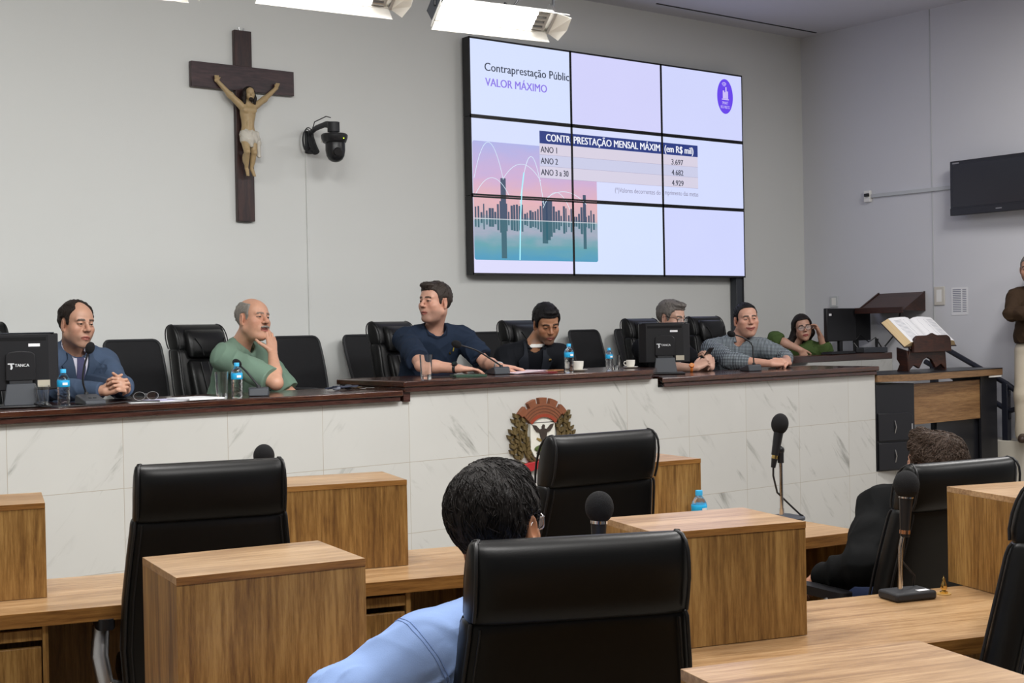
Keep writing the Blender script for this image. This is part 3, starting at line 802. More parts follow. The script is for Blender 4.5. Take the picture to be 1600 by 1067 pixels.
def plate(label, y, z, w, h, m):
    t = thing('wall_plate', label, 'wall plate', (WX, y, z))
    bx('cover', m, t, -.012, -.001, -w / 2, w / 2, -h / 2, h / 2, .003)
    bx('inset', M_['white'], t, -.0135, -.011, -w / 4, w / 4, -h / 3, h / 3, .002)
plate('pale square wall plate above the operator monitors', 8.63, 1.815, .10, .11, M_['pvc'])
plate('beige square wall plate left of the printed notice', 7.42, 1.835, .11, .17, mat('beige_plate', '#cfcac0', .5))
t = thing('notice_sheet', 'printed paper notice taped to the right wall', 'notice', (WX, 7.21, 1.78))
bx('sheet', M_['paper'], t, -.003, -.001, -.085, .085, -.125, .125)
ink = mat('notice_ink', '#8d8f9c', .8)
for k in range(13):
    m = MB(); z = .105 - k * .0165
    m.box(-.0036, -.003, -.015, .07, z - .004, z + .004)
    m.box(-.0036, -.003, -.07, -.03, z - .004, z + .004)
    m.build('print_line', ink, t, 0)
# sloping document shelf on the wall
t = thing('document_shelf', 'dark wood sloping wall shelf behind the open book', 'shelf', (WX, 7.85, 1.70))
ds = wood('dark_shelf_wood', '#24120d', '#341b14', '#45261b', (12, 1, 12), .35)
MB().add([(-.001, .24, .175), (-.001, -.26, .18), (-.34, -.26, .015), (-.34, .24, .01), (-.001, .24, .155), (-.001, -.26, .16), (-.34, -.26, -.005), (-.34, .24, -.01)],
         [(0, 1, 2, 3), (7, 6, 5, 4), (0, 3, 7, 4), (1, 5, 6, 2), (3, 2, 6, 7), (0, 4, 5, 1)]).build('sloping_board', ds, t, 0)
for n, y0 in (('end_board', -.275), ('end_board', .24)):
    MB().prism([(-.001, .185), (-.35, .01), (-.001, .0)], lambda a, b, d: (a, d, b), y0, y0 + .018).build(n, ds, t, 0)
bx('front_lip', ds, t, -.36, -.342, -.275, .258, -.015, .04, .002)
MB().tube([(-.06, -.05, .05), (-.08, -.04, -.06), (-.05, .02, -.2), (-.12, .1, -.33)], .008, 8).build('hanging_cable', M_['plastic'], t)

# ================================================================== operator's monitors
def flat_monitor(label, x, y, z, ang, w, h, group=None, sticker=True):
    t = thing('computer_monitor', label, 'monitor', (x, y, z), R(ang), group)
    bx('casing', M_['plastic'], t, -w / 2, w / 2, -.02, .02, .115, .115 + h, .006)
    bx('neck', M_['plastic'], t, -.025, .025, -.012, .02, .01, .2, .004)
    bx('foot', M_['plastic'], t, -.11, .11, -.08, .10, 0, .012, .004)
    if sticker:
        bx('sticker', M_['paper'], t, -w / 2 + .03, -w / 2 + .07, -.0215, -.0195, .115 + h - .07, .115 + h - .05)
    return t
flat_monitor('wide black monitor with a small white sticker beside the woman in green', 10.30, 8.14, 1.3155, 4, .47, .31)
flat_monitor('second black monitor standing behind and right of the wide one', 10.64, 8.22, 1.3155, -10, .34, .28, sticker=False)
t = thing('keyboard', 'black keyboard lying at the foot of the operator monitors', 'keyboard', (10.12, 8.02, 1.3155), R(6))
bx('key_tray', M_['plastic_m'], t, -.2, .2, -.06, .06, 0, .018, .004)
for i in range(5): bx('key_row', M_['plastic'], t, -.19, .19, -.052 + i * .021, -.036 + i * .021, .018, .024, .001)
t = thing('camera_controller', 'dark camera joystick controller with curled cables below the wall shelf', 'controller', (10.63, 8.03, 1.3155), R(-20))
bx('console', M_['grey_plastic'], t, -.13, .13, -.07, .07, 0, .05, .008)
MB().cyl((.05, 0, .05), (.055, 0, .13), .012, .017).build('joystick', M_['plastic'], t)
MB().tube([(-.1, .06, .03), (-.14, .1, .1), (-.05, .12, .17), (.03, .1, .1), (.1, .09, .14), (.13, .02, .03)], .006, 8).build('cable', M_['plastic'], t)

# ================================================================== open book on its stand
t = thing('book_stand', 'carved dark wood book stand on the reading desk', 'book stand', (9.72, 6.80, 1.1925), R(-4))
bw = wood('stand_wood', '#22110c', '#35190f', '#4c2818', (2, 2, 9), .4)
lobes = [(-.28, .0), (-.275, .13), (-.24, .20), (.24, .20), (.275, .13), (.28, 0), (.2, .05), (.12, .02), (.06, .09), (0.0, .11), (-.06, .09), (-.12, .02), (-.2, .05)]
MB().prism([(a * .86, b) for a, b in lobes], lambda a, b, d: (a, d, b), -.02, .005).build('front_skirt', bw, t, 35, .004)
MB().prism([(-.06, .0), (-.05, .17), (.06, .20), (.06, .1), (.03, .06), (.06, 0)], lambda a, b, d: (d, a + .04, b), -.245, -.226).build('side_board', bw, t, 35, .003)
MB().prism([(-.06, .0), (-.05, .17), (.06, .20), (.06, .1), (.03, .06), (.06, 0)], lambda a, b, d: (d, a + .04, b), .226, .245).build('side_board', bw, t, 35, .003)
TI = Matrix.Translation((0, -.045, .19)) @ Matrix.Rotation(R(40), 4, 'X')
bx('sloping_rest', bw, t, -.24, .24, 0, .33, -.018, 0, .004, TI)
lip = []
for q in np.linspace(PI, 0, 25):
    a = math.cos(q)
    lip.append((.235 * a, .055 + .065 * min(1, 1.6 * math.sin(q)) ** .6 + (.02 * math.exp(-(a / .13) ** 2))))
lip += [(.24, -.02), (-.24, -.02)]
MB().prism(lip, lambda a, b, d: (a, -.065 + d, .175 + b), -.012, .012).build('carved_lip', bw, t, 35, .004)
t = thing('open_book', 'large open book with white pages and beige page edges on the carved stand', 'book', (9.74, 6.80, 1.1925), R(-4))
TB = Matrix.Translation((0, -.04, .193)) @ Matrix.Rotation(R(40), 4, 'X')
bx('cover', mat('book_cover', '#2c2426', .5), t, -.335, .335, .002, .33, 0.001, .007, .002, TB)
for sg in (-1, 1):
    prof = [(0.004, .04), (.03, .058), (.08, .068), (.16, .066), (.25, .058), (.275, .052)]
    poly = [(sg * .325, .008), (sg * .275, .052)] + [(sg * a, b) for a, b in reversed(prof[:-1])] + [(sg * .004, .008)]
    if sg < 0: poly = poly[::-1]
    MB().prism(poly, lambda a, b, d: TB @ Vector((a, d, b)), .012, .322).build('page_block', mat('page_edges', '#c9b189', .8, var=.15, vscale=3, stretch=(60, 1, 1)), t, 50)
    sh = MB(); n = 9
    top = [(sg * a, b + .0008) for a, b in prof]
    vs = [TB @ Vector((a, y, b)) for y in (.013, .321) for a, b in top]
    sh.add(vs + [v + (TB.to_3x3() @ Vector((0, 0, .0012))) for v in vs], [(i, i + 1, 6 + i + 1, 6 + i) for i in range(5)] + [(12 + i, 18 + i, 18 + i + 1, 12 + i + 1) for i in range(5)] + [(0, 6, 18, 12), (5, 17, 23, 11)] + [(i, 12 + i, 12 + i + 1, i + 1) for i in range(5)] + [(6 + i, 6 + i + 1, 18 + i + 1, 18 + i) for i in range(5)])
    pg = sh.build('page', M_['paper'], t, 60)
    for col in (0, 1):
        m = MB()
        for ln in range(16):
            a0 = sg * (.05 + col * .11); a1 = a0 + sg * .085
            y = .04 + ln * .016
            zf = lambda a: np.interp(abs(a), [p[0] for p in prof], [p[1] for p in prof]) + .0024
            m.add([TB @ Vector((a, yy, zf(a) + dz)) for dz in (0, .0006) for a, yy in ((a0, y), (a1, y), (a1, y + .005), (a0, y + .005))], [(0, 1, 2, 3), (4, 5, 6, 7), (0, 1, 5, 4), (2, 3, 7, 6)])
        m.build('text_column', mat('page_print', '#b9bac2', .8), pg, 0)

# ================================================================== handrail by the stairs
t = thing('handrail', 'dark painted tubular handrail beside the dais stairs', 'handrail', (10.6, 6.55, .56))
def hr(pts): return [(0, y - 6.55, z - .56) for y, z in pts]
MB().tube(hr([(7.42, 1.46), (7.2, 1.352), (6.78, 1.14), (6.6, 1.05), (6.5, .98), (6.45, .91), (6.48, .845), (6.56, .82), (6.64, .845), (6.8, .93), (7.2, 1.13), (7.42, 1.235)]), .024, 14).build('rail', M_['navy_metal'], t, 60)
bx('post', M_['navy_metal'], t, -.028, .028, .03, .086, -.139, .49, .004)
bx('post', M_['navy_metal'], t, -.028, .028, .75, .806, 0.0, .86, .004)
for y, z in ((6.62, 1.0), (6.62, .80), (7.3, 1.34)):
    MB().tube(hr([(y, z + .05), (y - .05, z + .0), (y - .05, z - .05), (y, z - .07)]), .008, 8).build('bracket', M_['navy_metal'], t)
# ================================================================== things on the dais counter
ZL, ZM, ZR = 1.266, 1.318, 1.2585
def bottle(label, x, y, z, s=1.0, rot=0.0, group='small water bottles with cyan caps'):
    t = thing('water_bottle', label, 'bottle', (x, y, z), rot, group)
    t.scale = (s, s, s)
    MB().lathe([(.001, 0.001), (.026, 0), (.031, .006), (.031, .02), (.029, .024), (.0315, .04), (.0295, .052), (.0315, .065), (.0295, .077), (.0315, .09), (.031, .10), (.0315, .138), (.027, .152), (.016, .168), (.0125, .172), (.0125, .182), (.001, .1825)], n=28).build('bottle_body', M_['pet'], t, 60)
    MB().lathe([(.0318, .103), (.0325, .104), (.0325, .136), (.0318, .137)], n=28).build('label_band', M_['cyan'], t, 60)
    MB().lathe([(.0, .175), (.0148, .175), (.0148, .193), (.0138, .195), (.0, .1952)], n=24).build('cap', M_['cyan_cap'], t, 50)
    bx('label_print', M_['white'], t, -.016, .010, -.0334, -.0322, .113, .126)
    return t
bottle('water bottle beside the left monitor in front of the man in the blue jacket', 2.415, 6.735, ZL, .97)
bottle('water bottle next to the tumbler in front of the man in the green polo', 3.37, 6.74, ZL, .98)
bottle('water bottle on the raised counter in front of the clergyman', 5.74, 6.73, ZM, .97)
bottle('small water bottle between the white cup and the right monitor', 6.12, 6.76, ZM, .78)
bottle('water bottle standing on the second-row desk beside an oak box', 3.965, 3.855, .7515, 1.0)

def tumbler(label, x, y, z, h=.145, r=.036):
    t = thing('glass_tumbler', label, 'glass', (x, y, z), 0, 'clear glass tumblers on the counter')
    MB().lathe([(0, 0), (r * .8, 0), (r * .82, .003), (r, h), (r - .0018, h), (r * .8 - .001, .018), (0, .016)], n=28).build('glass_wall', M_['glass'], t, 60)
    MB().lathe([(0, 0.0165), (r * .78, .0185), (r * .785, .030), (0, .030)], n=24).build('water', M_['pet'], t, 60)
    return t
tumbler('clear tumbler half hidden behind the leftmost water bottle', 2.33, 6.80, ZL, .11)
tumbler('tall clear tumbler left of the bottle by the man in the green polo', 3.275, 6.73, ZL)
tumbler('tall clear tumbler in front of the man in the navy tee', 4.625, 6.75, ZM, .148, .039)
tumbler('clear tumbler behind the small bottle near the right monitor', 6.24, 6.83, ZM, .10, .034)

def back_monitor(label, x, y, z, ang):
    t = thing('desktop_monitor', label, 'monitor', (x, y, z), R(ang), 'monitors seen from behind on the counter')
    w, h, zb = .185, .285, .085
    sh = MB().prism([(-w, -.012), (-w, .02), (w, .02), (w, -.012), (w - .05, -.045), (-w + .05, -.045)], lambda a, b, d: (a, b, d), zb, zb + h)
    sh.build('casing', M_['plastic'], t, 30, .005)
    bx('top_bevel', M_['grey_plastic'], t, -w + .02, w - .02, -.04, .012, zb + h, zb + h + .006, .003)
    bx('vent_slot', M_['foam'], t, -w + .06, w - .06, -.0462, -.044, zb + h - .035, zb + h - .018)
    hp = [(-.072, 0), (-.07, .13), (-.05, .145), (0, .15), (.05, .145), (.07, .13), (.072, 0)]
    hg = MB().prism(hp, lambda a, b, d: (a, -.046 + d, zb + .05 + b), -.022, 0).build('hinge_cover', M_['plastic'], t, 35, .004)
    bx('hinge', M_['plastic_m'], t, -.055, .055, -.065, -.046, zb - .01, zb + .055, .003)
    MB().prism([(-.085, .012), (-.068, zb + .035), (.068, zb + .035), (.085, .012)], lambda a, b, d: (a, -.06 + d - .02 * (1 - b / .12), b), -.02, .01).build('stand_neck', M_['grey_plastic'], t, 35, .004)
    bx('stand_foot', M_['plastic'], t, -.14, .14, -.13, .09, 0, .014, .006)
    lw = mat('pale_logo_print', '#d5d7da', .5)
    text_mesh('maker_text', 'TANCA', lw, hg, (-.028, -.0692, zb + .12), .068, .0145, double=.0012)
    MB().prism([(-.062, .151), (-.03, .151), (-.03, .145), (-.04, .145), (-.037, .128), (-.044, .118), (-.05, .122), (-.047, .132), (-.05, .145), (-.062, .145)], lambda a, b, d: (a * .95 - .002, -.0685 + d, zb + b - .013), -.0006, .0).build('maker_emblem', lw, hg, 0)
    bx('asset_sticker', M_['paper'], t, .04, .095, -.0466, -.0452, zb + h - .065, zb + h - .05)
    bx('rating_label', mat('label_beige', '#b9b1a0', .6), t, .08, .14, -.0466, -.045, zb + .015, zb + .05)
    return t
back_monitor('monitor seen from behind at the left edge beside the man in the blue jacket', 2.265, 6.93, ZL, -15)
back_monitor('monitor with its back to us hiding the grey-haired man with glasses', 6.99, 7.12, ZR, -40)
tag(MB().tube([(2.29, 6.80, ZL + .02), (2.31, 6.74, ZL + .006), (2.42, 6.685, ZL + .004), (2.6, 6.70, ZL + .004), (2.75, 6.80, ZL + .006), (2.86, 6.80, ZL + .004), (2.92, 6.73, ZL + .004)], .004, 8).build('monitor_cable', M_['plastic'], None, 60), 'black cable lying on the counter from the left monitor past the bottle', 'cable')

def desk_mic(label, base, pts, hr=.025, group='gooseneck microphones on the dais counter'):
    """pts: path from the base to the head, relative to the base"""
    t = thing('gooseneck_microphone', label, 'microphone', base, 0, group)
    return t
def dais_mic(label, x, y, z, ang, path, hr):
    t = thing('gooseneck_microphone', label, 'microphone', (x, y, z), R(ang), 'gooseneck microphones on the dais counter')
    MB().prism([(-.075, 0), (-.07, .022), (.055, .05), (.075, .045), (.085, 0)], lambda a, b, d: (d, a, b), -.055, .055).build('base', M_['grey_plastic'], t, 35, .006)
    for k in range(2): bx('button', M_['plastic_m'], t, -.02 + k * .025, -.005 + k * .025, -.03, -.012, .028, .036, .002)
    MB().cyl((0, .06, .04), (0, .06, .062), .014, .010).build('collar', M_['plastic_m'], t)
    P = [Vector((0, .06, .055))] + [Vector(p) for p in path]
    sp = []
    for i in range(len(P) - 1):
        p0 = P[max(0, i - 1)]; p1 = P[i]; p2 = P[i + 1]; p3 = P[min(len(P) - 1, i + 2)]
        for k in range(6):
            u = k / 6
            sp.append(.5 * ((2 * p1) + (p2 - p0) * u + (2 * p0 - 5 * p1 + 4 * p2 - p3) * u * u + (3 * p1 - p0 - 3 * p2 + p3) * u ** 3))
    sp.append(P[-1])
    MB().tube(sp, .0055, 8).build('gooseneck', M_['plastic'], t, 60)
    d = (sp[-1] - sp[-3]).normalized()
    Mq = d.to_track_quat('Z', 'Y').to_matrix().to_4x4()
    MB().ell(sp[-1] + d * hr * .9, (hr, hr, hr * 1.35), 20, 14, Mq).build('foam_head', M_['foam'], t, 80)
    return t
dais_mic('gooseneck microphone with its head at the chin of the man in the blue jacket', 2.60, 6.86, ZL, 0, [(-.02, .05, .12), (-.01, .05, .2), (.012, .045, .27)], .024)
dais_mic('gooseneck microphone leaning left in front of the man in the green polo', 3.56, 6.85, ZL, 150, [(.02, .05, .08), (.07, .02, .14), (.105, -.0, .172)], .022)
dais_mic('gooseneck microphone leaning left across the chest of the man in the navy tee', 5.36, 7.0, ZM, 165, [(.05, .05, .09), (.16, .03, .16), (.26, .0, .195)], .025)
dais_mic('gooseneck microphone arching beside the shoulder of the man in the checkered shirt', 7.70, 6.93, ZR, 160, [(.0, .05, .13), (.005, .04, .2), (.06, .02, .25), (.13, .0, .275)], .024)

def flat(name, label, cat, x, y, z, ang, w, d, h, m, part=None, group=None, bevel=.001):
    o = bx(name, m, None, -w / 2, w / 2, -d / 2, d / 2, 0, h, bevel)
    o.location = (x, y, z); o.rotation_euler = (0, 0, R(ang))
    return tag(o, label, cat, group)
flat('paper_sheet', 'white paper under the clasped hands of the man in the blue jacket', 'paper', 2.93, 6.80, ZL, -12, .3, .21, .0015, M_['paper'])
flat('paper_sheet', 'lilac paper lying between the eyeglasses and the tumbler', 'paper', 3.07, 6.90, ZL + .0008, 9, .26, .2, .0015, mat('lilac_paper', '#c6c3e2', .8))
flat('document_stack', 'thick white document left of the tall tumbler', 'document', 3.14, 6.77, ZL + .003, 4, .21, .25, .009, M_['paper'])
t = thing('eyeglasses', 'folded-out eyeglasses standing on the papers beside the clasped hands', 'eyeglasses', (2.90, 6.86, ZL + .003), R(-18))
for sx in (-1, 1):
    ln = [(sx * .034 + .03 * math.cos(q), 0, .026 + .022 * math.sin(q)) for q in np.linspace(0, 2 * PI, 21)[:-1]]
    MB().tube(ln, .0016, 6, closed=True).build('rim', M_['steel'], t)
    MB().prism([(a, c) for a, b, c in ln], lambda a, b, d: (a, d, b), -.0006, .0006).build('lens', M_['glass'], t, 0)
    MB().tube([(sx * .066, 0, .036), (sx * .068, .10, .02), (sx * .06, .135, .004)], .0018, 6).build('temple', M_['plastic'], t)
MB().tube([(-.006, 0, .034), (0, -.003, .038), (.006, 0, .034)], .0016, 6).build('bridge', M_['steel'], t)
t = thing('earphones', 'tangled dark earphones and cloth lying at the end of the lower counter', 'earphones', (4.165, 6.98, ZL))
rg = random.Random(5)
pts = [(.09 * math.sin(i * 1.7) + rg.uniform(-.02, .02), .05 * math.cos(i * 2.3), .006 + .02 * abs(math.sin(i * 1.1))) for i in range(16)]
MB().tube(pts, .0035, 6).build('cord', mat('cord_blue', '#2e3445', .6), t, 80)
MB().ell((.06, .01, .016), (.03, .02, .016)).build('ear_cushion', M_['grey_plastic'], t, 80)
MB().ell((-.04, -.02, .014), (.026, .02, .014)).build('ear_cushion', mat('cloth_grey', '#777b86', .8), t, 80)
t = thing('key_ring', 'bunch of metal keys lying right of the tangled earphones', 'keys', (4.30, 6.95, ZL))
MB().tube([(.018 * math.cos(q), .018 * math.sin(q), .006) for q in np.linspace(0, 2 * PI, 17)[:-1]], .002, 6, closed=True).build('ring', M_['steel'], t)
for i, a in enumerate((20, -35, 160, 100)):
    Mk = Matrix.Rotation(R(a), 4, 'Z')
    k = MB().prism([(.016, -.011), (.032, -.011), (.036, -.004), (.07, -.004), (.07, .002), (.036, .004), (.032, .011), (.016, .011)], lambda p, q, d: Mk @ Vector((p, q, d)), .004 + i * .004, .0065 + i * .004)
    k.build('key', M_['steel'] if i % 2 else M_['gold'], t, 0)
flat('notebook', 'thin dark green notebook lying before the hand of the man in the navy tee', 'notebook', 5.02, 6.86, ZM, -20, .2, .15, .012, mat('green_cover', '#2f4a3a', .6))
o = MB().cyl((-.07, 0, .005), (.07, 0, .005), .005, .0045, 10).build('pen', M_['plastic'], None); o.location = (4.80, 6.83, ZM); o.rotation_euler = (0, 0, R(-10)); tag(o, 'black pen lying between the tumbler and the green notebook', 'pen')
flat('folder', 'red folder lying under the pink sheets before the clergyman', 'folder', 5.62, 6.96, ZM, -6, .25, .22, .006, mat('red_folder', '#8c2b33', .5))
t = thing('paper_sheets', 'pale pink sheets fanned out between the navy tee man\'s hand and the bottle', 'papers', (5.52, 6.95, ZM + .0065), R(-4))
for i, (a, z) in enumerate(((0, 0.0), (8, .004))):
    MB().box(-.14, .14, -.10, .10, z, z + .0015, Matrix.Rotation(R(a), 4, 'Z') @ Matrix.Rotation(R(-3 * i), 4, 'Y')).build('sheet', mat('pink_paper', '#e6cfd8', .8), t, 0)
flat('phone', 'small tan leather-cased phone lying right of the pink sheets', 'phone', 5.86, 7.02, ZM, 20, .13, .07, .012, mat('tan_leather', '#9a6a45', .5), bevel=.004)
def cup(label, x, y, z, s=1.0, saucer=True):
    t = thing('coffee_cup', label, 'cup', (x, y, z), R(-30), 'white coffee cups'); t.scale = (s, s, s)
    c = mat('porcelain', '#e9e6dd', .25, var=.02)
    if saucer: MB().lathe([(0, 0.002), (.04, 0), (.062, .010), (.064, .013), (.04, .006), (0, .006)], n=32).build('saucer', c, t, 60)
    MB().lathe([(0, .007), (.024, .007), (.03, .014), (.036, .04), (.038, .068), (.036, .068), (.033, .04), (.026, .016), (0, .013)], n=32).build('bowl', c, t, 60)
    MB().tube([(-.034, 0, .055), (-.052, 0, .055), (-.058, 0, .04), (-.05, 0, .026), (-.031, 0, .026)], .0042, 10).build('handle', c, t, 60)
cup('white cup on a saucer between the two bottles of the raised counter', 5.93, 6.86, ZM)
cup('white cup partly hidden left of the right monitor', 6.52, 6.98, ZM - .0, .85)

# ================================================================== crest on the marble front
t = thing('coat_of_arms', 'painted municipal crest with eagle shield on the marble front, partly behind a chair', 'crest', (5.45, 6.68, .95))
cx, cz = 5.45, .95
F3 = lambda a, b, d: (a, d, b)
br = mat('crest_brick', '#7d4a30', .55, var=.25, vscale=30)
def fan(r0, r1, a0, a1, n=14, c=(0, -.03)):
    return [(c[0] + r1 * math.cos(R(a0 + (a1 - a0) * i / n)), c[1] + r1 * math.sin(R(a0 + (a1 - a0) * i / n))) for i in range(n + 1)] + [(c[0] + r0 * math.cos(R(a1 + (a0 - a1) * i / n)), c[1] + r0 * math.sin(R(a1 + (a0 - a1) * i / n))) for i in range(n + 1)]
MB().prism(fan(.128, .215, 42, 138), F3, -.03, 0).build('mural_crown', br, t, 35, .002)
for k in range(5):
    a = 46 + k * 22
    MB().prism(fan(.213, .252, a - 7.5, a + 7.5, 4), F3, -.03, 0).build('crown_tower', br, t, 35, .002)
MB().prism(fan(.128, .148, 42, 138), F3, -.034, -.029).build('crown_band', mat('crest_red_band', '#8f3a24', .5), t, 35)
for k in range(3): MB().prism(fan(.16 + k * .019, .163 + k * .019, 43, 137), F3, -.0312, -.0298).build('brick_course', mat('crest_mortar', '#4e2a1a', .6), t, 35)
wht = mat('crest_white', '#dcdad0', .4, var=.04)
MB().prism([(-.10, .075)] + [(-.10 + .2 * i / 12, .075 + .028 * math.sin(PI * i / 12)) for i in range(1, 12)] + [(.10, .075), (.10, -.10), (.07, -.15), (0, -.185), (-.07, -.15), (-.10, -.10)], F3, -.022, 0).build('shield', wht, t, 35, .002)
MB().prism([(-.098, .066), (.098, .066), (.098, .062), (-.098, .062)], F3, -.0235, -.0215).build('shield_line', M_['plastic_m'], t, 0)
dk = mat('crest_eagle', '#3a3029', .5, var=.3, vscale=40)
eg = [(0, .052), (.010, .048), (.012, .036), (.008, .026), (.03, .02), (.06, .048), (.085, .052), (.075, .03), (.055, .008), (.03, .0), (.024, -.025), (.014, -.05), (.0, -.058), (-.014, -.05), (-.024, -.025), (-.03, 0), (-.055, .008), (-.075, .03), (-.085, .052), (-.06, .048), (-.03, .02), (-.008, .026), (-.012, .036)]
MB().prism(eg, F3, -.03, -.021).build('eagle', dk, t, 35)
for sg in (-1, 1): MB().prism([(sg * .018, -.04), (sg * .05, -.03), (sg * .055, -.04), (sg * .03, -.055), (sg * .012, -.055)], F3, -.027, -.021).build('claw_sprig', mat('crest_ochre', '#8a7440', .5), t, 0)
MB().ell((0, -.026, -.10), (.075, .006, .024)).build('green_field', mat('crest_green', '#4c5a2c', .6, var=.4, vscale=50), t, 60)
MB().ell((0, -.026, -.128), (.06, .006, .015)).build('brown_field', dk, t, 60)
gl = mat('crest_leaf_bronze', '#5d4d2c', .5, var=.45, vscale=30)
rg = random.Random(9)
for sg in (-1, 1):
    m = MB()
    for row, (xa, zt, n) in enumerate(((.205, .095, 11), (.145, .07, 10), (.24, .0, 6))):
        for i in range(n):
            f = i / n
            zc = zt - f * (zt + .19)
            xc = sg * (xa - .08 * max(0, f - .45) + .012 * math.sin(i * 2.1))
            for s2 in (-1, 1):
                a = math.radians(90 + s2 * rg.uniform(28, 48))
                L_, w_ = .045, .011
                dx, dz = math.cos(a), math.sin(a)
                p = [(xc, zc), (xc + dx * L_ * .5 - dz * w_, zc + dz * L_ * .5 + dx * w_), (xc + dx * L_, zc + dz * L_), (xc + dx * L_ * .5 + dz * w_, zc + dz * L_ * .5 - dx * w_)]
                d0 = -.012 - rg.uniform(0, .016)
                m.prism(p, F3, d0, 0)
    m.tube([(sg * .02, -.01, -.215), (sg * .12, -.014, -.16), (sg * .18, -.016, -.05), (sg * .19, -.014, .09)], .008, 6)
    m.tube([(sg * .03, -.01, -.205), (sg * .11, -.014, -.13), (sg * .14, -.016, .06)], .008, 6)
    m.prism([(sg * .03, -.22), (sg * .2, -.165), (sg * .25, -.19), (sg * .2, -.2), (sg * .1, -.225)], F3, -.018, 0)
    m.build('laurel_branch', gl, t, 40)
MB().prism([(-.21, -.20), (-.12, -.185), (-.04, -.178), (.04, -.178), (.12, -.185), (.21, -.2), (.2, -.235), (.13, -.245), (.05, -.228), (-.05, -.228), (-.13, -.245), (-.18, -.24)], F3, -.03, 0).build('ribbon', mat('crest_ribbon_red', '#a8262b', .45), t, 35, .003)
t.rotation_euler = (0, 0, 0)

# ================================================================== microphones and small things on the chamber desks
def table_mic(label, x, y, z, ang, h, lean=(.02, .0), hr=.038, group='table microphones on the oak desks', disc=False):
    t = thing('table_microphone', label, 'microphone', (x, y, z), R(ang), group)
    b = bx('base', M_['plastic_m'], t, -.075, .075, -.05, .05, 0, .028, .008)
    bx('base_label', M_['paper'], b, .015, .055, -.04, -.02, .0282, .0288)
    lx, ly = lean
    P = [(-.025, 0, .025), (-.025, .0, h * .22), (-.025 + lx * .4, ly * .4, h * .42), (lx - .01, ly, h * .6)]
    g = MB().tube(P, [.009, .007, .0065, .0065], 12)
    g.build('flexible_stem', M_['chrome'], t, 60)
    for k in range(22):
        f = k / 21; i = min(2, int(f * 3)); u = f * 3 - i
        p = Vector(P[i]).lerp(Vector(P[i + 1]), u)
    a = Vector((lx - .012, ly, h * .50)); c = Vector((lx - .004, ly, h - .06))
    mb = MB().cyl(a, c, .014, .021).build('microphone_body', M_['plastic'], t, 60)
    dd = (c - a).normalized()
    MB().cyl(a + dd * .01, a + dd * .022, .0165).build('copper_ring', mat('copper', (.7, .4, .25), .25, 1.0), mb)
    MB().cyl(c - dd * .012, c - dd * .004, .0225).build('steel_ring', M_['chrome'], mb)
    MB().ell(c + dd * .03, (hr, hr, hr * 1.12), 24, 16).build('foam_windscreen', M_['foam'], t, 80)
    MB().tube([a, a + Vector((-.004, 0, -.03)), (-.005, .02, h * .3), (.05, .03, h * .16), (.055, .045, .02)], .0035, 8).build('cable', M_['plastic'], t, 60)
    return t
table_mic('gooseneck table microphone with a chrome stem on the front desk beside the brass pin', 3.565, 2.575, .7505, -18, .385, (.006, .0), .040)
table_mic('table microphone whose round foam head shows in front of the middle black chair', 2.33, 2.66, .7505, -18, .425, (.03, .0), .038)
table_mic('table microphone of which only the foam top peeks over the left black chair', 2.27, 4.40, .7505, -17, .455, (.03, .0), .038)
# standing microphone on a straight chrome pole
t = thing('standing_microphone', 'black microphone on a straight chrome pole before the marble, on the right desk', 'microphone', (4.625, 3.97, .7505), R(-20))
MB().lathe([(0, 0), (.085, 0), (.085, .010), (.03, .022), (0, .022)], n=32).build('base', M_['grey_plastic'], t, 50)
MB().cyl((-.02, 0, .02), (-.02, 0, .26), .0095).cyl((-.02, 0, .02), (-.02, 0, .05), .012).build('pole', M_['chrome'], t)
MB().cyl((-.02, 0, .25), (-.02, 0, .30), .014).ell((-.02, 0, .305), (.018, .016, .02)).build('clip', M_['plastic'], t, 60)
a = Vector((-.055, 0, .245)); c = Vector((-.025, 0, .40)); dd = (c - a).normalized()
MB().cyl(a + dd * .04, c, .017, .022).build('microphone_body', M_['plastic'], t, 60)
MB().cyl(a + dd * .025, a + dd * .045, .014).build('brass_ring', M_['gold'], t)
MB().cyl(a - dd * .015, a + dd * .026, .010, .014).build('plug', M_['plastic'], t)
MB().ell(c + dd * .022, (.038, .038, .047), 24, 16, dd.to_track_quat('Z', 'Y').to_matrix().to_4x4()).build('foam_windscreen', M_['foam'], t, 80)
MB().tube([a - dd * .01, a + Vector((-.003, 0, -.05)), (-.04, 0, .12), (.02, -.01, .06), (.06, -.02, .02), (.075, -.02, .012)], .0045, 8).build('cable', M_['plastic'], t, 60)
t = thing('brass_pin', 'small brass finial on a round disc on the front desk', 'ornament', (3.70, 2.535, .7505), 0)
MB().lathe([(0, 0), (.022, 0), (.022, .003), (0, .003)], n=28).build('disc', mat('disc_tan', '#c9a566', .35, .3), t, 50)
MB().lathe([(0, .003), (.012, .003), (.013, .008), (.006, .012), (.011, .02), (.0075, .035), (.004, .045), (.005, .049), (.002, .053), (0, .06)], n=20).build('finial', M_['gold'], t, 60)
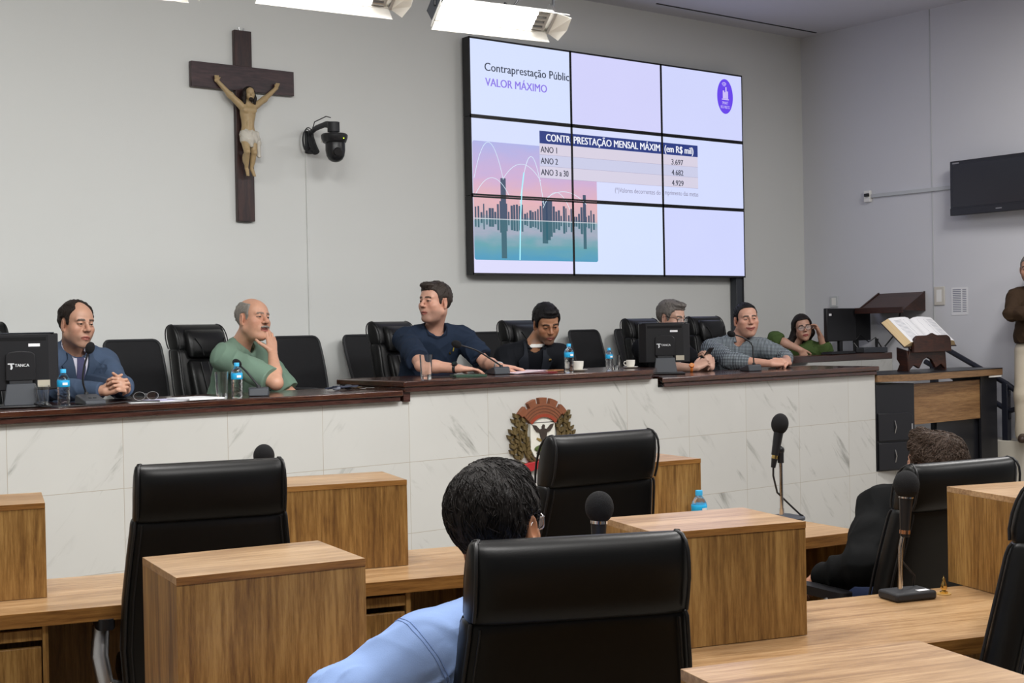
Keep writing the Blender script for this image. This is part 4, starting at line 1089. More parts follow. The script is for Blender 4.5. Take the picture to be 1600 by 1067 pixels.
# ================================================================== implicit-surface modelling for people
class Vox:
    """signed-distance grid; shapes melt into each other with radius k"""
    def __init__(s, lo, hi, h):
        s.lo = np.array(lo, float); s.h = h
        n = np.ceil((np.array(hi) - s.lo) / h).astype(int) + 1
        s.n = n
        s.F = np.full(tuple(n), 0.5, np.float32)
        s.ax = [s.lo[i] + h * np.arange(n[i]) for i in range(3)]
    def _sub(s, lo, hi):
        a = np.maximum(0, np.floor((np.array(lo) - s.lo) / s.h).astype(int))
        b = np.minimum(s.n, np.ceil((np.array(hi) - s.lo) / s.h).astype(int) + 1)
        if (b <= a).any(): return None, None
        sl = tuple(slice(a[i], b[i]) for i in range(3))
        X = s.ax[0][sl[0]][:, None, None]; Y = s.ax[1][sl[1]][None, :, None]; Z = s.ax[2][sl[2]][None, None, :]
        return sl, (X, Y, Z)
    def _mix(s, sl, d, k, mode):
        A = s.F[sl]; d = d.astype(np.float32)
        if mode == 'add':
            h = np.maximum(k - np.abs(A - d), 0) / k
            s.F[sl] = np.minimum(A, d) - h * h * k * .25
        else:                       # cut (d<0 removed)
            d = -d
            h = np.maximum(k - np.abs(A - d), 0) / k
            s.F[sl] = np.maximum(A, d) + h * h * k * .25
    def cone(s, a, b, r0, r1=None, k=.01, mode='add'):
        a = np.array(a, float); b = np.array(b, float); r1 = r0 if r1 is None else r1
        m = max(r0, r1) + k + 2 * s.h
        sl, g = s._sub(np.minimum(a, b) - m, np.maximum(a, b) + m)
        if sl is None: return
        ba = b - a; L = max(1e-9, ba @ ba)
        P = [g[i] - a[i] for i in range(3)]
        t = np.clip((P[0] * ba[0] + P[1] * ba[1] + P[2] * ba[2]) / L, 0, 1)
        d = np.sqrt((P[0] - ba[0] * t) ** 2 + (P[1] - ba[1] * t) ** 2 + (P[2] - ba[2] * t) ** 2) - (r0 + (r1 - r0) * t)
        s._mix(sl, d, k, mode)
    def ell(s, c, r, Rm=None, k=.01, mode='add'):
        c = np.array(c, float); r = np.array(r, float)
        Rm = np.eye(3) if Rm is None else np.array(Rm)
        ext = np.sqrt(((Rm * r[None, :]) ** 2).sum(1)) + k + 2 * s.h
        sl, g = s._sub(c - ext, c + ext)
        if sl is None: return
        P = [g[i] - c[i] for i in range(3)]
        Q = [P[0] * Rm[0, i] + P[1] * Rm[1, i] + P[2] * Rm[2, i] for i in range(3)]
        k0 = np.sqrt(sum((Q[i] / r[i]) ** 2 for i in range(3)))
        k1 = np.sqrt(sum((Q[i] / r[i] ** 2) ** 2 for i in range(3))) + 1e-9
        s._mix(sl, np.where(k0 < 1e-3, -r.min(), k0 * (k0 - 1) / k1), k, mode)
    def chain(s, pts, rs, k=.01):
        for i in range(len(pts) - 1): s.cone(pts[i], pts[i + 1], rs[i], rs[i + 1], k)
    def cut_plane(s, c, n, rad=1.0, k=.004):
        c = np.array(c, float); n = np.array(n, float); n /= np.linalg.norm(n)
        sl, g = s._sub(c - rad, c + rad)
        if sl is None: return
        d = sum((g[i] - c[i]) * n[i] for i in range(3))
        s._mix(sl, -d, k, 'cut')
    def mesh(s, name, fold=None):
        F = s.F; In = F < 0
        c = np.zeros(tuple(s.n - 1), np.uint8)
        for i in (0, 1):
            for j in (0, 1):
                for k in (0, 1):
                    c += In[i:F.shape[0] - 1 + i, j:F.shape[1] - 1 + j, k:F.shape[2] - 1 + k]
        act = (c > 0) & (c < 8)
        I = np.argwhere(act)
        idx = np.full(act.shape, -1, np.int32); idx[act] = np.arange(len(I))
        acc = np.zeros((len(I), 3)); cnt = np.zeros(len(I))
        cor = [(i, j, k) for i in (0, 1) for j in (0, 1) for k in (0, 1)]
        vals = {q: F[I[:, 0] + q[0], I[:, 1] + q[1], I[:, 2] + q[2]] for q in cor}
        for q in cor:
            for ax in range(3):
                if q[ax]: continue
                p = list(q); p[ax] = 1; p = tuple(p)
                fa, fb = vals[q], vals[p]
                m = (fa < 0) != (fb < 0)
                t = np.where(m, fa / np.where(m, fa - fb, 1), 0)
                pos = np.array(q, float)[None, :].repeat(len(I), 0); pos[:, ax] += t
                acc[m] += pos[m]; cnt[m] += 1
        V = s.lo + (I + acc / cnt[:, None]) * s.h
        quads = []
        for ax in range(3):
            o1, o2 = [(1, 2), (2, 0), (0, 1)][ax]
            A = np.moveaxis(In, (ax, o1, o2), (0, 1, 2))
            D = np.moveaxis(idx, (ax, o1, o2), (0, 1, 2))
            S0 = A[:-1, 1:-1, 1:-1]; S1 = A[1:, 1:-1, 1:-1]
            q4 = np.stack([D[:, :-1, :-1], D[:, 1:, :-1], D[:, 1:, 1:], D[:, :-1, 1:]], -1)
            m = S0 & ~S1; quads.append(q4[m])
            m = ~S0 & S1; quads.append(q4[m][:, ::-1])
        Q = np.concatenate(quads)
        Q = Q[(Q >= 0).all(1)]
        me = bpy.data.meshes.new(name)
        me.vertices.add(len(V)); me.loops.add(Q.size); me.polygons.add(len(Q))
        me.loops.foreach_set('vertex_index', Q.ravel().astype(np.int32))
        me.polygons.foreach_set('loop_start', np.arange(0, Q.size, 4, dtype=np.int32))
        me.vertices.foreach_set('co', V.ravel())
        me.update(calc_edges=True)
        if fold is not None:
            nr = np.empty(len(V) * 3, np.float32); me.vertex_normals.foreach_get('vector', nr); nr = nr.reshape(-1, 3)
            V = V + nr * fold(V)[:, None]
            me.vertices.foreach_set('co', V.ravel()); me.update()
        return me, V

def folds(amp, scale=1.0, seed=0):
    """creases: sharp ridges that come and go over the cloth"""
    g = np.random.default_rng(seed)
    W = g.normal(size=(6, 3)) * np.array([1, 1, .7]) * 19 * scale
    W2 = g.normal(size=(6, 3)) * 9 * scale
    ph = g.uniform(0, 6.3, (6, 2))
    def f(V):
        Vw = V + .03 * np.sin(V[:, [1, 2, 0]] * 13 * scale + seed) + .012 * np.sin(V[:, [2, 0, 1]] * 31 * scale)
        s = np.zeros(len(V))
        for i in range(6):
            r = (1 - np.abs(np.sin(Vw @ W[i] + ph[i, 0]))) ** 1.6
            s += r * np.clip(np.sin(Vw @ W2[i] + ph[i, 1]) + .1, 0, 1)
        return amp * .62 * (s - .4)
    return f

class Frame:
    """local person frame: l = the person's left, f = forward, u = up"""
    def __init__(s, o, yaw, pitch=0.0, roll=0.0, sc=1.0):
        t = R(yaw)
        L = np.array([math.cos(t), math.sin(t), 0.0]); Fw = np.array([math.sin(t), -math.cos(t), 0.0]); U = np.array([0, 0, 1.0])
        p = R(pitch); Fw, U = Fw * math.cos(p) + U * math.sin(p), U * math.cos(p) - Fw * math.sin(p)
        r = R(roll); L, U = L * math.cos(r) + U * math.sin(r), U * math.cos(r) - L * math.sin(r)
        s.o = np.array(o, float); s.M = np.stack([L, Fw, U], 1); s.sc = sc
    def p(s, l, f, u): return s.o + s.M @ (np.array([l, f, u]) * s.sc)
    def inv(s, V): return ((V - s.o) @ s.M) / s.sc
    def d(s, l, f, u): return s.M @ np.array([l, f, u])

def rot_l(Fr, ax, deg):
    """rotation matrix (world) of local axes turned by deg about local axis ax (0 l, 1 f, 2 u)"""
    a = R(deg); c, s_ = math.cos(a), math.sin(a)
    m = [np.array([[1, 0, 0], [0, c, -s_], [0, s_, c]]), np.array([[c, 0, s_], [0, 1, 0], [-s_, 0, c]]), np.array([[c, -s_, 0], [s_, c, 0], [0, 0, 1]])][ax]
    return Fr.M @ m

def sculpt_head(V, H, wide=1.0, jaw=1.0, nose=1.0, smile=0.0, full=0.0, female=False):
    S = H.sc
    E = lambda c, r, k=.01, mode='add', Rm=None: V.ell(H.p(*c), np.array(r) * S, H.M if Rm is None else Rm, k * S, mode)
    Cn = lambda a, b, r0, r1, k=.01: V.cone(H.p(*a), H.p(*b), r0 * S, r1 * S, k * S)
    w = wide
    E((0, -.020, .036), (.075 * w, .097, .087), .02)
    E((0, .018, -.028), (.063 * w, .070, .086), .03)
    E((0, .036, .044), (.058 * w, .050, .050), .03)
    for g in (-1, 1):
        Cn((g * .050 * w, .000, -.058), (g * .017 * jaw, .066, -.101), .023 + full * .006, .018, .025)
        Cn((g * .044, .072, .027), (g * .010, .089, .021), .0095, .009, .014)
        E((g * .043 * w, .058, -.022 + smile * .004), (.024 + full * .005, .026 + smile * .004, .024), .02)
    E((0, .074, -.103), (.022 * jaw, .018, .018), .018)
    for g in (-1, 1): E((g * .041 * w, .044, -.046), (.023 + full * .004, .030, .036), .022)
    if full: E((0, .03, -.098), (.045, .045, .03), .03)
    Cn((0, .088, .016), (0, .1125 * (1 + .03 * (nose - 1)), -.022), .0075, .0115 * nose, .010)
    for g in (-1, 1): E((g * .0125 * nose, .099, -.027), (.0085, .011, .008), .006)
    E((0, .077, -.062), (.034, .018, .027), .020)
    for g in (-1, 1):
        Cn((g * (.026 + smile * .010), .0835 - smile * .006, -.066 + smile * .010), (g * .004, .0960, -.0605), .0040, .0052, .006)
        Cn((g * (.023 + smile * .010), .083 - smile * .006, -.069 + smile * .010), (0, .0945, -.0745 ), .0042, .0062, .006)
    E((0, .104, -.0672), (.026 + smile * .006, .010, .0014 + .0012 * smile), .003, 'cut')
    for g in (-1, 1):
        E((g * .0315, .098, .006), (.018, .016, .0115), .012, 'cut')
        E((g * .0315, .0785, .0055), (.0142, .0142, .0142), .004)
        E((g * .0315, .0945, .0045), (.0128, .0090, .0042), .002, 'cut')
        # ears
        Rm = rot_l(H, 2, -g * 22)
        E((g * .080 * w, -.012, -.006), (.0085, .020, .033), .006, Rm=Rm)
        E((g * .088 * w, -.008, -.004), (.006, .011, .020), .004, 'cut', Rm=Rm)
        E((g * .079 * w, -.008, -.033), (.007, .010, .010), .006)

def skin_rgb(V, H, base, lip='#a85a50', beard=0.0, brow='#2a2019', mouth_open=0.0, smile=0.0):
    """per-vertex skin pigment: lips, brows, a shaven-beard zone and ruddier cheeks/nose/ears, plus painted-in dark of nostrils and mouth slit"""
    q = H.inv(V)
    b = np.array(srgb(base)[:3]); C = np.repeat(b[None, :], len(V), 0)
    l, f, u = q[:, 0], q[:, 1], q[:, 2]
    def blend(m, col): 
        c = np.array(srgb(col)[:3]); return C * (1 - m[:, None]) + c[None, :] * m[:, None]
    red = b * np.array([1.0, .82, .79])
    for c, r in (((0, .11, -.02), .022), ((.047, .07, -.025), .03), ((-.047, .07, -.025), .03), ((.085, -.01, 0), .035), ((-.085, -.01, 0), .035)):
        m = np.exp(-(((q - np.array(c)) ** 2).sum(1)) / r ** 2) * .55
        C = C * (1 - m[:, None]) + red[None, :] * m[:, None]
    if beard:
        m = beard * np.clip((f - .0) / .03, 0, 1) * np.clip((-.046 - u) / .02, 0, 1) * np.clip((.13 + u) / .02, 0, 1)
        C = blend(m, '#4a4340')
    uu = u - smile * 9 * l * l
    wl = .027 + smile * .009
    m = (np.abs(uu + .0675) < .0115 * np.sqrt(np.clip(1 - (l / wl) ** 2, 0, 1)) ** .8) & (np.abs(l) < wl) & (f > .075)
    C = blend(m * .9, lip)
    m = (np.abs(uu + .0672) < .0016) & (np.abs(l) < wl) & (f > .07)
    C = blend(m * .8, '#3a1713')
    if brow:
        ul = .0285 - 5 * (np.abs(l) - .028) ** 2 * 2
        m = (np.abs(u - ul) < .0054) & (np.abs(l) > .011) & (np.abs(l) < .05) & (f > .05)
        C = blend(m * .92, brow)
    m = np.zeros(len(V))
    for g in (-1, 1):
        e_ = np.sqrt(((l - g * .0315) / .0150) ** 2 + ((u - .0045) / .0052) ** 2)
        m = np.maximum(m, ((e_ < 1.15) & (e_ > .5) & (u > .0025) & (f > .07)).astype(float))
    C = blend(m * .72, '#2a1a14')
    m = np.zeros(len(V))
    for g in (-1, 1): m = np.maximum(m, ((np.abs(l - g * .0075) < .0042) & (np.abs(u + .0345) < .003) & (f > .095)).astype(float))
    C = blend(m * .7, '#3a1c16')  # nostrils: shade of the openings painted into the skin colour
    return C

def put_colors(me, C):
    a = me.color_attributes.new('pigment', 'FLOAT_COLOR', 'POINT')
    a.data.foreach_set('color', np.concatenate([C, np.ones((len(C), 1))], 1).astype(np.float32).ravel())

def skin_material():
    m, nt, b = newmat('skin')
    a = N(nt, 'ShaderNodeVertexColor', layer_name='pigment')
    nz = N(nt, 'ShaderNodeTexNoise', i_Scale=55.0, i_Detail=3.0)
    tc = N(nt, 'ShaderNodeTexCoord'); nt.links.new(tc.outputs['Object'], nz.inputs['Vector'])
    hs = N(nt, 'ShaderNodeHueSaturation'); mr = N(nt, 'ShaderNodeMapRange'); mr.inputs['To Min'].default_value = .9; mr.inputs['To Max'].default_value = 1.08
    nt.links.new(nz.outputs['Fac'], mr.inputs['Value']); nt.links.new(mr.outputs[0], hs.inputs['Value']); nt.links.new(a.outputs['Color'], hs.inputs['Color'])
    nt.links.new(hs.outputs['Color'], b.inputs['Base Color'])
    b.inputs['Roughness'].default_value = .48
    b.inputs['Subsurface Weight'].default_value = .08
    b.inputs['Subsurface Radius'].default_value = (.012, .005, .003)
    return m
M_['skin'] = skin_material()
def hair_mat(name, c):
    m = mat(name, c, .55, var=.45, vscale=26, bump=.5, bscale=70, stretch=(3.2, 3.2, .8), spec=.35)
    return m
def cloth_mat(name, c, rough=.85, bump=.12, **kw): return mat(name, c, rough, var=.06, vscale=9, bump=bump, bscale=420, spec=.2, **kw)

def hand(V, wrist, d, n, thumb_side, curl=(25, 30, 25), spread=4, thumb=(40, 20), size=1.0, curls=None):
    """d finger direction, n back-of-hand normal, thumb_side direction across the palm towards the thumb"""
    s = size
    w = np.array(wrist, float); d = np.array(d, float); d /= np.linalg.norm(d)
    n = np.array(n, float); n -= d * (n @ d); n /= np.linalg.norm(n)
    t = np.array(thumb_side, float); t -= d * (t @ d) + n * (t @ n); t /= np.linalg.norm(t)
    def turn(v, axis, a):
        a = R(a); axis = axis / np.linalg.norm(axis)
        return v * math.cos(a) + np.cross(axis, v) * math.sin(a) + axis * (axis @ v) * (1 - math.cos(a))
    ax = np.cross(d, n)           # turning about ax by negative angle bends d towards -n
    sg = 1.0 if (turn(d, ax, 10) @ n) < 0 else -1.0
    offs = (.030, .010, -.010, -.029); lens = ((.042, .026, .021), (.047, .030, .022), (.043, .028, .021), (.034, .021, .018)); palm = (.088, .092, .088, .080)
    for i in range(4):
        kn = w + (d * palm[i] + t * offs[i]) * s
        V.cone(w + t * offs[i] * .55 * s + d * .008 * s, kn, .0155 * s, .0105 * s, .014 * s)
    V.ell(w + (d * .048 - n * .003) * s, np.array([.034, .042, .014]) * s, np.stack([t, d, n], 1), .012 * s)
    for i in range(4):
        p = w + (d * palm[i] + t * offs[i]) * s
        cv = curls[i] if curls else curl
        dd = turn(d, n, 0) + t * math.tan(R(spread)) * (1.5 - i) * .7; dd /= np.linalg.norm(dd)
        a = 0
        for j in range(3):
            a += cv[j]
            e = turn(dd, ax, sg * a)
            q = p + e * lens[i][j] * s
            r0 = (.0094, .0086, .0078)[j] * s * (.9 if i == 3 else 1); r1 = (.0086, .0078, .0066)[j] * s * (.9 if i == 3 else 1)
            V.cone(p, q, r0, r1, .0035 * s)
            p = q
    b0 = w + (d * .018 + t * .026) * s
    v = turn(d, n, 0) * math.cos(R(thumb[0])) + t * math.sin(R(thumb[0])) - n * .25; v /= np.linalg.norm(v)
    p1 = b0 + v * .040 * s
    v2 = v * math.cos(R(thumb[1])) + d * math.sin(R(thumb[1])) - n * .12; v2 /= np.linalg.norm(v2)
    p2 = p1 + v2 * .032 * s; v3 = v2 * .8 + d * .3; v3 /= np.linalg.norm(v3); p3 = p2 + v3 * .024 * s
    V.cone(b0, p1, .0155 * s, .0115 * s, .012 * s); V.cone(p1, p2, .0112 * s, .0098 * s, .004); V.cone(p2, p3, .0098 * s, .0078 * s, .004)

def head_hair(H, name, mat_, parent, line, thick=.010, bald=None, tufts=(), cuts=(), wide=1.0, h=.0036, fold=.0015, seed=1, long=()):
    """hair: a shell over the skull, kept above the hairline (local f -> local u), minus bald areas, plus tufts"""
    S = H.sc
    lo = H.o - .24 * S; hi = H.o + .24 * S
    if long:
        pts = np.array([q for a, b, *_ in long for q in (a, b)]); lo = np.minimum(lo, pts.min(0) - .08); hi = np.maximum(hi, pts.max(0) + .08)
    V = Vox(lo, hi, h)
    w = wide
    V.ell(H.p(0, -.020, .036), np.array([.075 * w + thick, .097 + thick, .087 + thick]) * S, H.M, .02)
    V.ell(H.p(0, .006, -.02), np.array([.064 * w + thick * .7, .070 + thick * .3, .082]) * S, H.M, .02)
    V.ell(H.p(0, .034, .044), np.array([.058 * w + thick, .050 + thick, .050 + thick]) * S, H.M, .03)
    for c, r, k in tufts: V.ell(H.p(*c), np.array(r) * S, H.M, k)
    # hairline
    X, Y, Z = np.meshgrid(*V.ax, indexing='ij')
    P = np.stack([X, Y, Z], -1).reshape(-1, 3); q = H.inv(P)
    fl, ul = zip(*line)
    zl = np.interp(q[:, 1], fl, ul)
    d = ((zl - q[:, 2]) * .75 * S).reshape(V.F.shape).astype(np.float32)
    hh_ = np.maximum(.012 - np.abs(V.F - d), 0) / .012
    V.F = np.maximum(V.F, d) + hh_ * hh_ * .003
    for c, r in (bald or ()): V.ell(H.p(*c), np.array(r) * S, H.M, .008, 'cut')
    for c, r in cuts: V.ell(H.p(*c), np.array(r) * S, H.M, .004, 'cut')
    for g in (-1, 1): V.ell(H.p(g * .084 * w, -.006, -.010), np.array([.020, .017, .032]) * S, H.M, .004, 'cut')
    for a, b, r0, r1, *k in long: V.cone(a, b, r0, r1, k[0] if k else .02)
    me, VV = V.mesh(name, folds(fold, 2.6, seed))
    o = link_mesh(name, me, mat_, parent, 180)
    me.transform(Matrix.Translation(-parent.location))
    return o

def strands(H, hair, parent, m, n=300, L=.03, r=.0013, lift=.002, jit=.5, crown=(.01, -.045, .12), seed=2):
    """fine locks lying on the hair shell, combed away from the crown"""
    g = np.random.default_rng(seed)
    me = hair.data
    bm = bmesh.new(); bm.from_mesh(me); bv = BVHTree.FromBMesh(bm); bm.free()
    nv = len(me.vertices)
    co = np.empty(nv * 3); me.vertices.foreach_get('co', co); co = co.reshape(-1, 3)
    base = np.array(parent.location); cr = H.p(*crown) - base
    ids = g.choice(nv, min(n, nv), replace=False)
    mb = MB()
    for i in ids:
        p = Vector(co[i]); rad = r * g.uniform(.7, 1.4); st = L * g.uniform(.6, 1.2) / 5
        wob = Vector(g.normal(size=3)) * jit
        pts = []
        for k in range(6):
            hit = bv.find_nearest(p)
            if hit[0] is None: break
            nr = hit[1]
            d = p - Vector(cr); d = d - nr * d.dot(nr)
            d = (d.normalized() if d.length > 1e-5 else nr.orthogonal()) + wob - nr * wob.dot(nr)
            d.normalize()
            pts.append(hit[0] + nr * (lift * (.2 + math.sin(PI * k / 5))))
            p = hit[0] + d * st
        if len(pts) == 6: mb.tube(pts, [rad * q for q in (.6, 1, 1.1, 1, .7, .25)], 5)
    o = mb.build('hair_strands', m, hair, 180)
    o['kind'] = 'stuff'
    return o

SHORT = [(-.2, -.082), (-.052, -.078), (-.036, -.04), (-.031, .026), (.010, .026), (.014, -.020), (.028, -.014), (.034, .020), (.046, .050), (.062, .070), (.2, .082)]
def eyes(H, parent, iris='#2c1a10', look=(0, 0), closed=0.0):
    for g in (-1, 1):
        c = H.p(g * .0315, .0782, .0055)
        m = MB(); Rm = Matrix([list(r) for r in H.M]).to_4x4()
        rr = .0121 * H.sc
        m.ell((0, 0, 0), (rr, rr, rr), 16, 12, Rm)
        o = m.build('eyeball', M_['eye_white'], parent, 180)
        o.location = Vector(c) - parent.location
        dv = np.array([look[0], 1.0, look[1]]); dv /= np.linalg.norm(dv)
        MB().ell(Vector(H.M @ dv) * rr * .46, (rr * .66, rr * .66, rr * .66), 14, 10).build('iris', M_['iris'], o, 180)
M_['eye_white'] = mat('eye_white', '#a79b92', .2, var=.03)
M_['iris'] = mat('iris', '#21150e', .15, var=.1)

def glasses(H, parent, m, w=.030, hh=.020, z=.002, rim=.0016):
    t = None
    g0 = MB()
    for g in (-1, 1):
        ln = [H.p(g * .033 + w * math.copysign(abs(math.cos(a)) ** .7, math.cos(a)), .112 - .012 * abs(math.cos(a)) * (1 if g * math.cos(a) > 0 else 0), z + hh * math.copysign(abs(math.sin(a)) ** .7, math.sin(a))) for a in np.linspace(0, 2 * PI, 25)[:-1]]
        g0.tube(ln, rim * H.sc, 6, closed=True)
    g0.tube([H.p(-.006, .110, z + .008), H.p(0, .114, z + .010), H.p(.006, .110, z + .008)], rim * H.sc, 6)
    for g in (-1, 1):
        g0.tube([H.p(g * .064, .100, z + .010), H.p(g * .076, .060, z + .012), H.p(g * .083, .0, z + .012), H.p(g * .081, -.02, z - .004)], rim * H.sc, 6)
    o = g0.build('eyeglasses', m, parent, 60)
    o.data.transform(Matrix.Translation(-parent.location))
    for g in (-1, 1):
        ln = [H.p(g * .033 + w * .95 * math.cos(a), .110 - .010 * max(0, g * math.cos(a)), z + hh * .95 * math.sin(a)) for a in np.linspace(0, 2 * PI, 25)[:-1]]
        nrm = H.d(0, 1, 0) * .0004
        l_ = MB().prism([(i, 0) for i in range(24)], lambda a, b, d: tuple(ln[int(a)] + nrm * d), -1, 1).build('lens', M_['thin_glass'], o, 0)
        l_.data.transform(Matrix.Translation(-parent.location))
    return o
M_['thin_glass'] = mat('spectacle_glass', (1, 1, 1), .02, var=0, alpha=.12)

class Person:
    def __init__(s, label, base, head, yaw, pitch=0, roll=0, hs=1.04, neck=None, tyaw=0, sw=.19, drop=.055, h=.004, base_rgb='#b98a6c', **face):
        s.label = label; s.base = np.array(base, float)
        s.H = Frame(head, yaw, pitch, roll, hs); s.T = Frame(neck, tyaw)
        s.nk = np.array(neck, float); s.h = h; s.rgb = base_rgb
        s.face = face
        l = s.T.d(1, 0, 0)
        s.shR = s.nk - l * sw - np.array([0, 0, drop]); s.shL = s.nk + l * sw - np.array([0, 0, drop]); s.sw = sw
        s.arms = {}; s.hands = []; s.extra = []
    def arm(s, side, elbow, wrist):
        s.arms[side] = (s.shL if side == 'L' else s.shR, np.array(elbow, float), np.array(wrist, float))
    def hand(s, side, d, n, t, **kw): s.hands.append((s.arms[side][2], d, n, t, kw))
    def build(s, beard=0.0, lip='#a1594f', brow='#2a2019', neck_r=.056):
        pts = [s.H.o + .17, s.H.o - .17, s.nk - np.array([.26, .26, .2])]
        pts += [s.nk + .1]
        for a, e, w in s.arms.values(): pts += [a + .08, a - .08, e + .08, e - .08, w + .06, w - .06]
        for w, d, *_ in s.hands: pts += [w + np.array(d) / np.linalg.norm(d) * .2 + .05, w + np.array(d) / np.linalg.norm(d) * .2 - .05]
        P = np.array(pts)
        V = Vox(P.min(0), P.max(0), s.h)
        sculpt_head(V, s.H, **{k: v for k, v in s.face.items()})
        V.cone(s.H.p(0, -.030, -.055), s.nk + s.T.d(0, -.012, .0), neck_r * s.H.sc, neck_r * 1.06, .03)
        V.cone(s.nk + s.T.d(0, -.012, -.01), s.nk + s.T.d(0, -.03, -.14), .062, .068, .03)
        V.cone(s.shR * .9 + s.nk * .1 - np.array([0, 0, .03]), s.shL * .9 + s.nk * .1 - np.array([0, 0, .03]), .045, .045, .03)
        for a, e, w in s.arms.values():
            V.chain([a - np.array([0, 0, .01]), a * .5 + e * .5, e], [.050, .046, .040], .03)
            V.chain([e, e * .62 + w * .38, w], [.040, .041, .0275], .02)
        for w, d, n, t, kw in s.hands: hand(V, w, d, n, t, **kw)
        me, VV = V.mesh('person')
        sm = s.face.get('smile', 0.0)
        put_colors(me, skin_rgb(VV, s.H, s.rgb, beard=beard, lip=lip, brow=brow, smile=sm))
        o = link_mesh('person', me, M_['skin'], None, 180)
        me.transform(Matrix.Translation(-Vector(s.base)))
        o.location = s.base
        tag(o, s.label, 'person')
        s.o = o
        eyes(s.H, o)
        return o
    def collar(s, name, m, r, hgt, lean=0.0, gap=.030, dz=0.0, thick=.012):
        T = s.T; nk = s.nk + np.array([0, 0, dz])
        W2 = Vox(nk - .15, nk + .15, .0038)
        ax = (s.H.p(0, -.03, -.06) - nk); ax /= np.linalg.norm(ax)
        W2.cone(nk + T.d(0, .004, -.03), nk + T.d(0, .0, -.02) + ax * hgt, r + thick + .004, r + thick * .4, .004)
        W2.cone(nk + T.d(0, .004, -.06), nk + T.d(0, .0, -.02) + ax * (hgt + .05), r, r - .005, .002, 'cut')
        W2.cut_plane(nk + T.d(0, 0, -.02) + ax * (hgt - .004), ax + T.d(0, .45, 0), .3)
        W2.cut_plane(nk + T.d(0, .0, -.028), T.d(0, .25, -1), .3)
        if gap: W2.cone(nk + T.d(0, .11, -.07), nk + T.d(0, .06, hgt), .012, gap, .004, 'cut')
        me2, _ = W2.mesh(name)
        c = link_mesh(name, me2, m, s.o, 180); me2.transform(Matrix.Translation(-Vector(s.base)))
        return c
    # ---- clothing volumes
    def torso(s, V, pelvis, wid=.17, dep=.105, belly=.115, off=.0):
        nk, T = s.nk, s.T; pv = np.array(pelvis, float)
        L = s.shL - s.shR
        V.cone(s.shR + L * .06 - [0, 0, .012], s.shL - L * .06 - [0, 0, .012], .062 + off, .062 + off, .05)
        for sh in (s.shR, s.shL): V.cone(nk + T.d(0, -.015, -.015), sh - np.array([0, 0, .006]), .058 + off, .060 + off, .04)
        up = (nk - pv); up /= np.linalg.norm(up)
        fw = T.d(0, 1, 0); fw = fw - up * (fw @ up); fw /= np.linalg.norm(fw); lf = np.cross(fw, up) if np.cross(fw, up) @ T.d(1, 0, 0) > 0 else np.cross(up, fw)
        Rm = np.stack([lf, fw, up], 1)
        V.ell(nk - up * .17, (wid + off, dep + off, .17), Rm, .06)
        V.ell(nk - up * .36, (wid * .96 + off, belly + off, .19), Rm, .07)
        V.ell(pv + up * .02, (wid * 1.0 + off, belly * 1.02 + off, .14), Rm, .06)
    def sleeve(s, V, side, upto=1.0, r=(.070, .062, .055, .040), k=.03):
        a, e, w = s.arms[side]
        if upto < .55:
            m = a + (e - a) * (upto / .5)
            V.chain([a - np.array([0, 0, .012]), a * .4 + m * .6, m], [r[0], r[1], r[1] + .004], k)
            d = (e - a) / np.linalg.norm(e - a)
            return m, d
        V.chain([a - np.array([0, 0, .012]), a * .5 + e * .5, e], [r[0], r[1], r[2]], k)
        f = (upto - .5) / .5
        m = e + (w - e) * f
        V.chain([e, e * .5 + m * .5, m], [r[2], (r[2] + r[3]) * .52, r[3]], k)
        return m, (w - e) / np.linalg.norm(w - e)
    def garment(s, name, m, pelvis, h=.0055, sleeves=1.0, neck_cut=.066, vneck=0.0, collar=None, fold=.0035, fscale=1.0, off=.012, seed=1, dims=(.17, .105, .115), sl_r=(.070, .062, .055, .040), extra=None, hem=None):
        pts = [s.nk + np.array([0, 0, .12])]; pv = np.array(pelvis, float)
        for sh in (s.shR, s.shL): pts += [sh + .12, sh - .12]
        pts += [pv + .27, pv - np.array([.27, .27, .16])]
        for a, e, w in s.arms.values(): pts += [e + .09, e - .09, w + .07, w - .07]
        P = np.array(pts)
        V = Vox(P.min(0), P.max(0), h)
        s.torso(V, pelvis, dims[0], dims[1], dims[2], off)
        for side in s.arms:
            u = sleeves if not isinstance(sleeves, dict) else sleeves[side]
            mpt, d = s.sleeve(V, side, u, sl_r)
            V.cut_plane(mpt + d * (.004), d, .075)
        if extra: extra(V)
        T, nk = s.T, s.nk
        # neck opening
        V.cone(nk + T.d(0, .012, -.012), s.H.p(0, -.02, -.06), neck_cut, neck_cut * 1.05, .006, 'cut')
        if vneck: V.cone(nk + T.d(0, .10, -vneck), nk + T.d(0, .04, .05), .014, .052, .012, 'cut')
        if collar: s.collar('collar', m, *collar)
        if hem is not None: V.cut_plane(hem, (0, 0, -1), .6)
        me, VV = V.mesh(name, folds(fold, fscale, seed))
        o = link_mesh(name, me, m, s.o, 180)
        me.transform(Matrix.Translation(-Vector(s.base)))
        bm = bmesh.new(); bm.from_mesh(me); s.bvh = BVHTree.FromBMesh(bm); bm.free()
        s.g = o
        return o
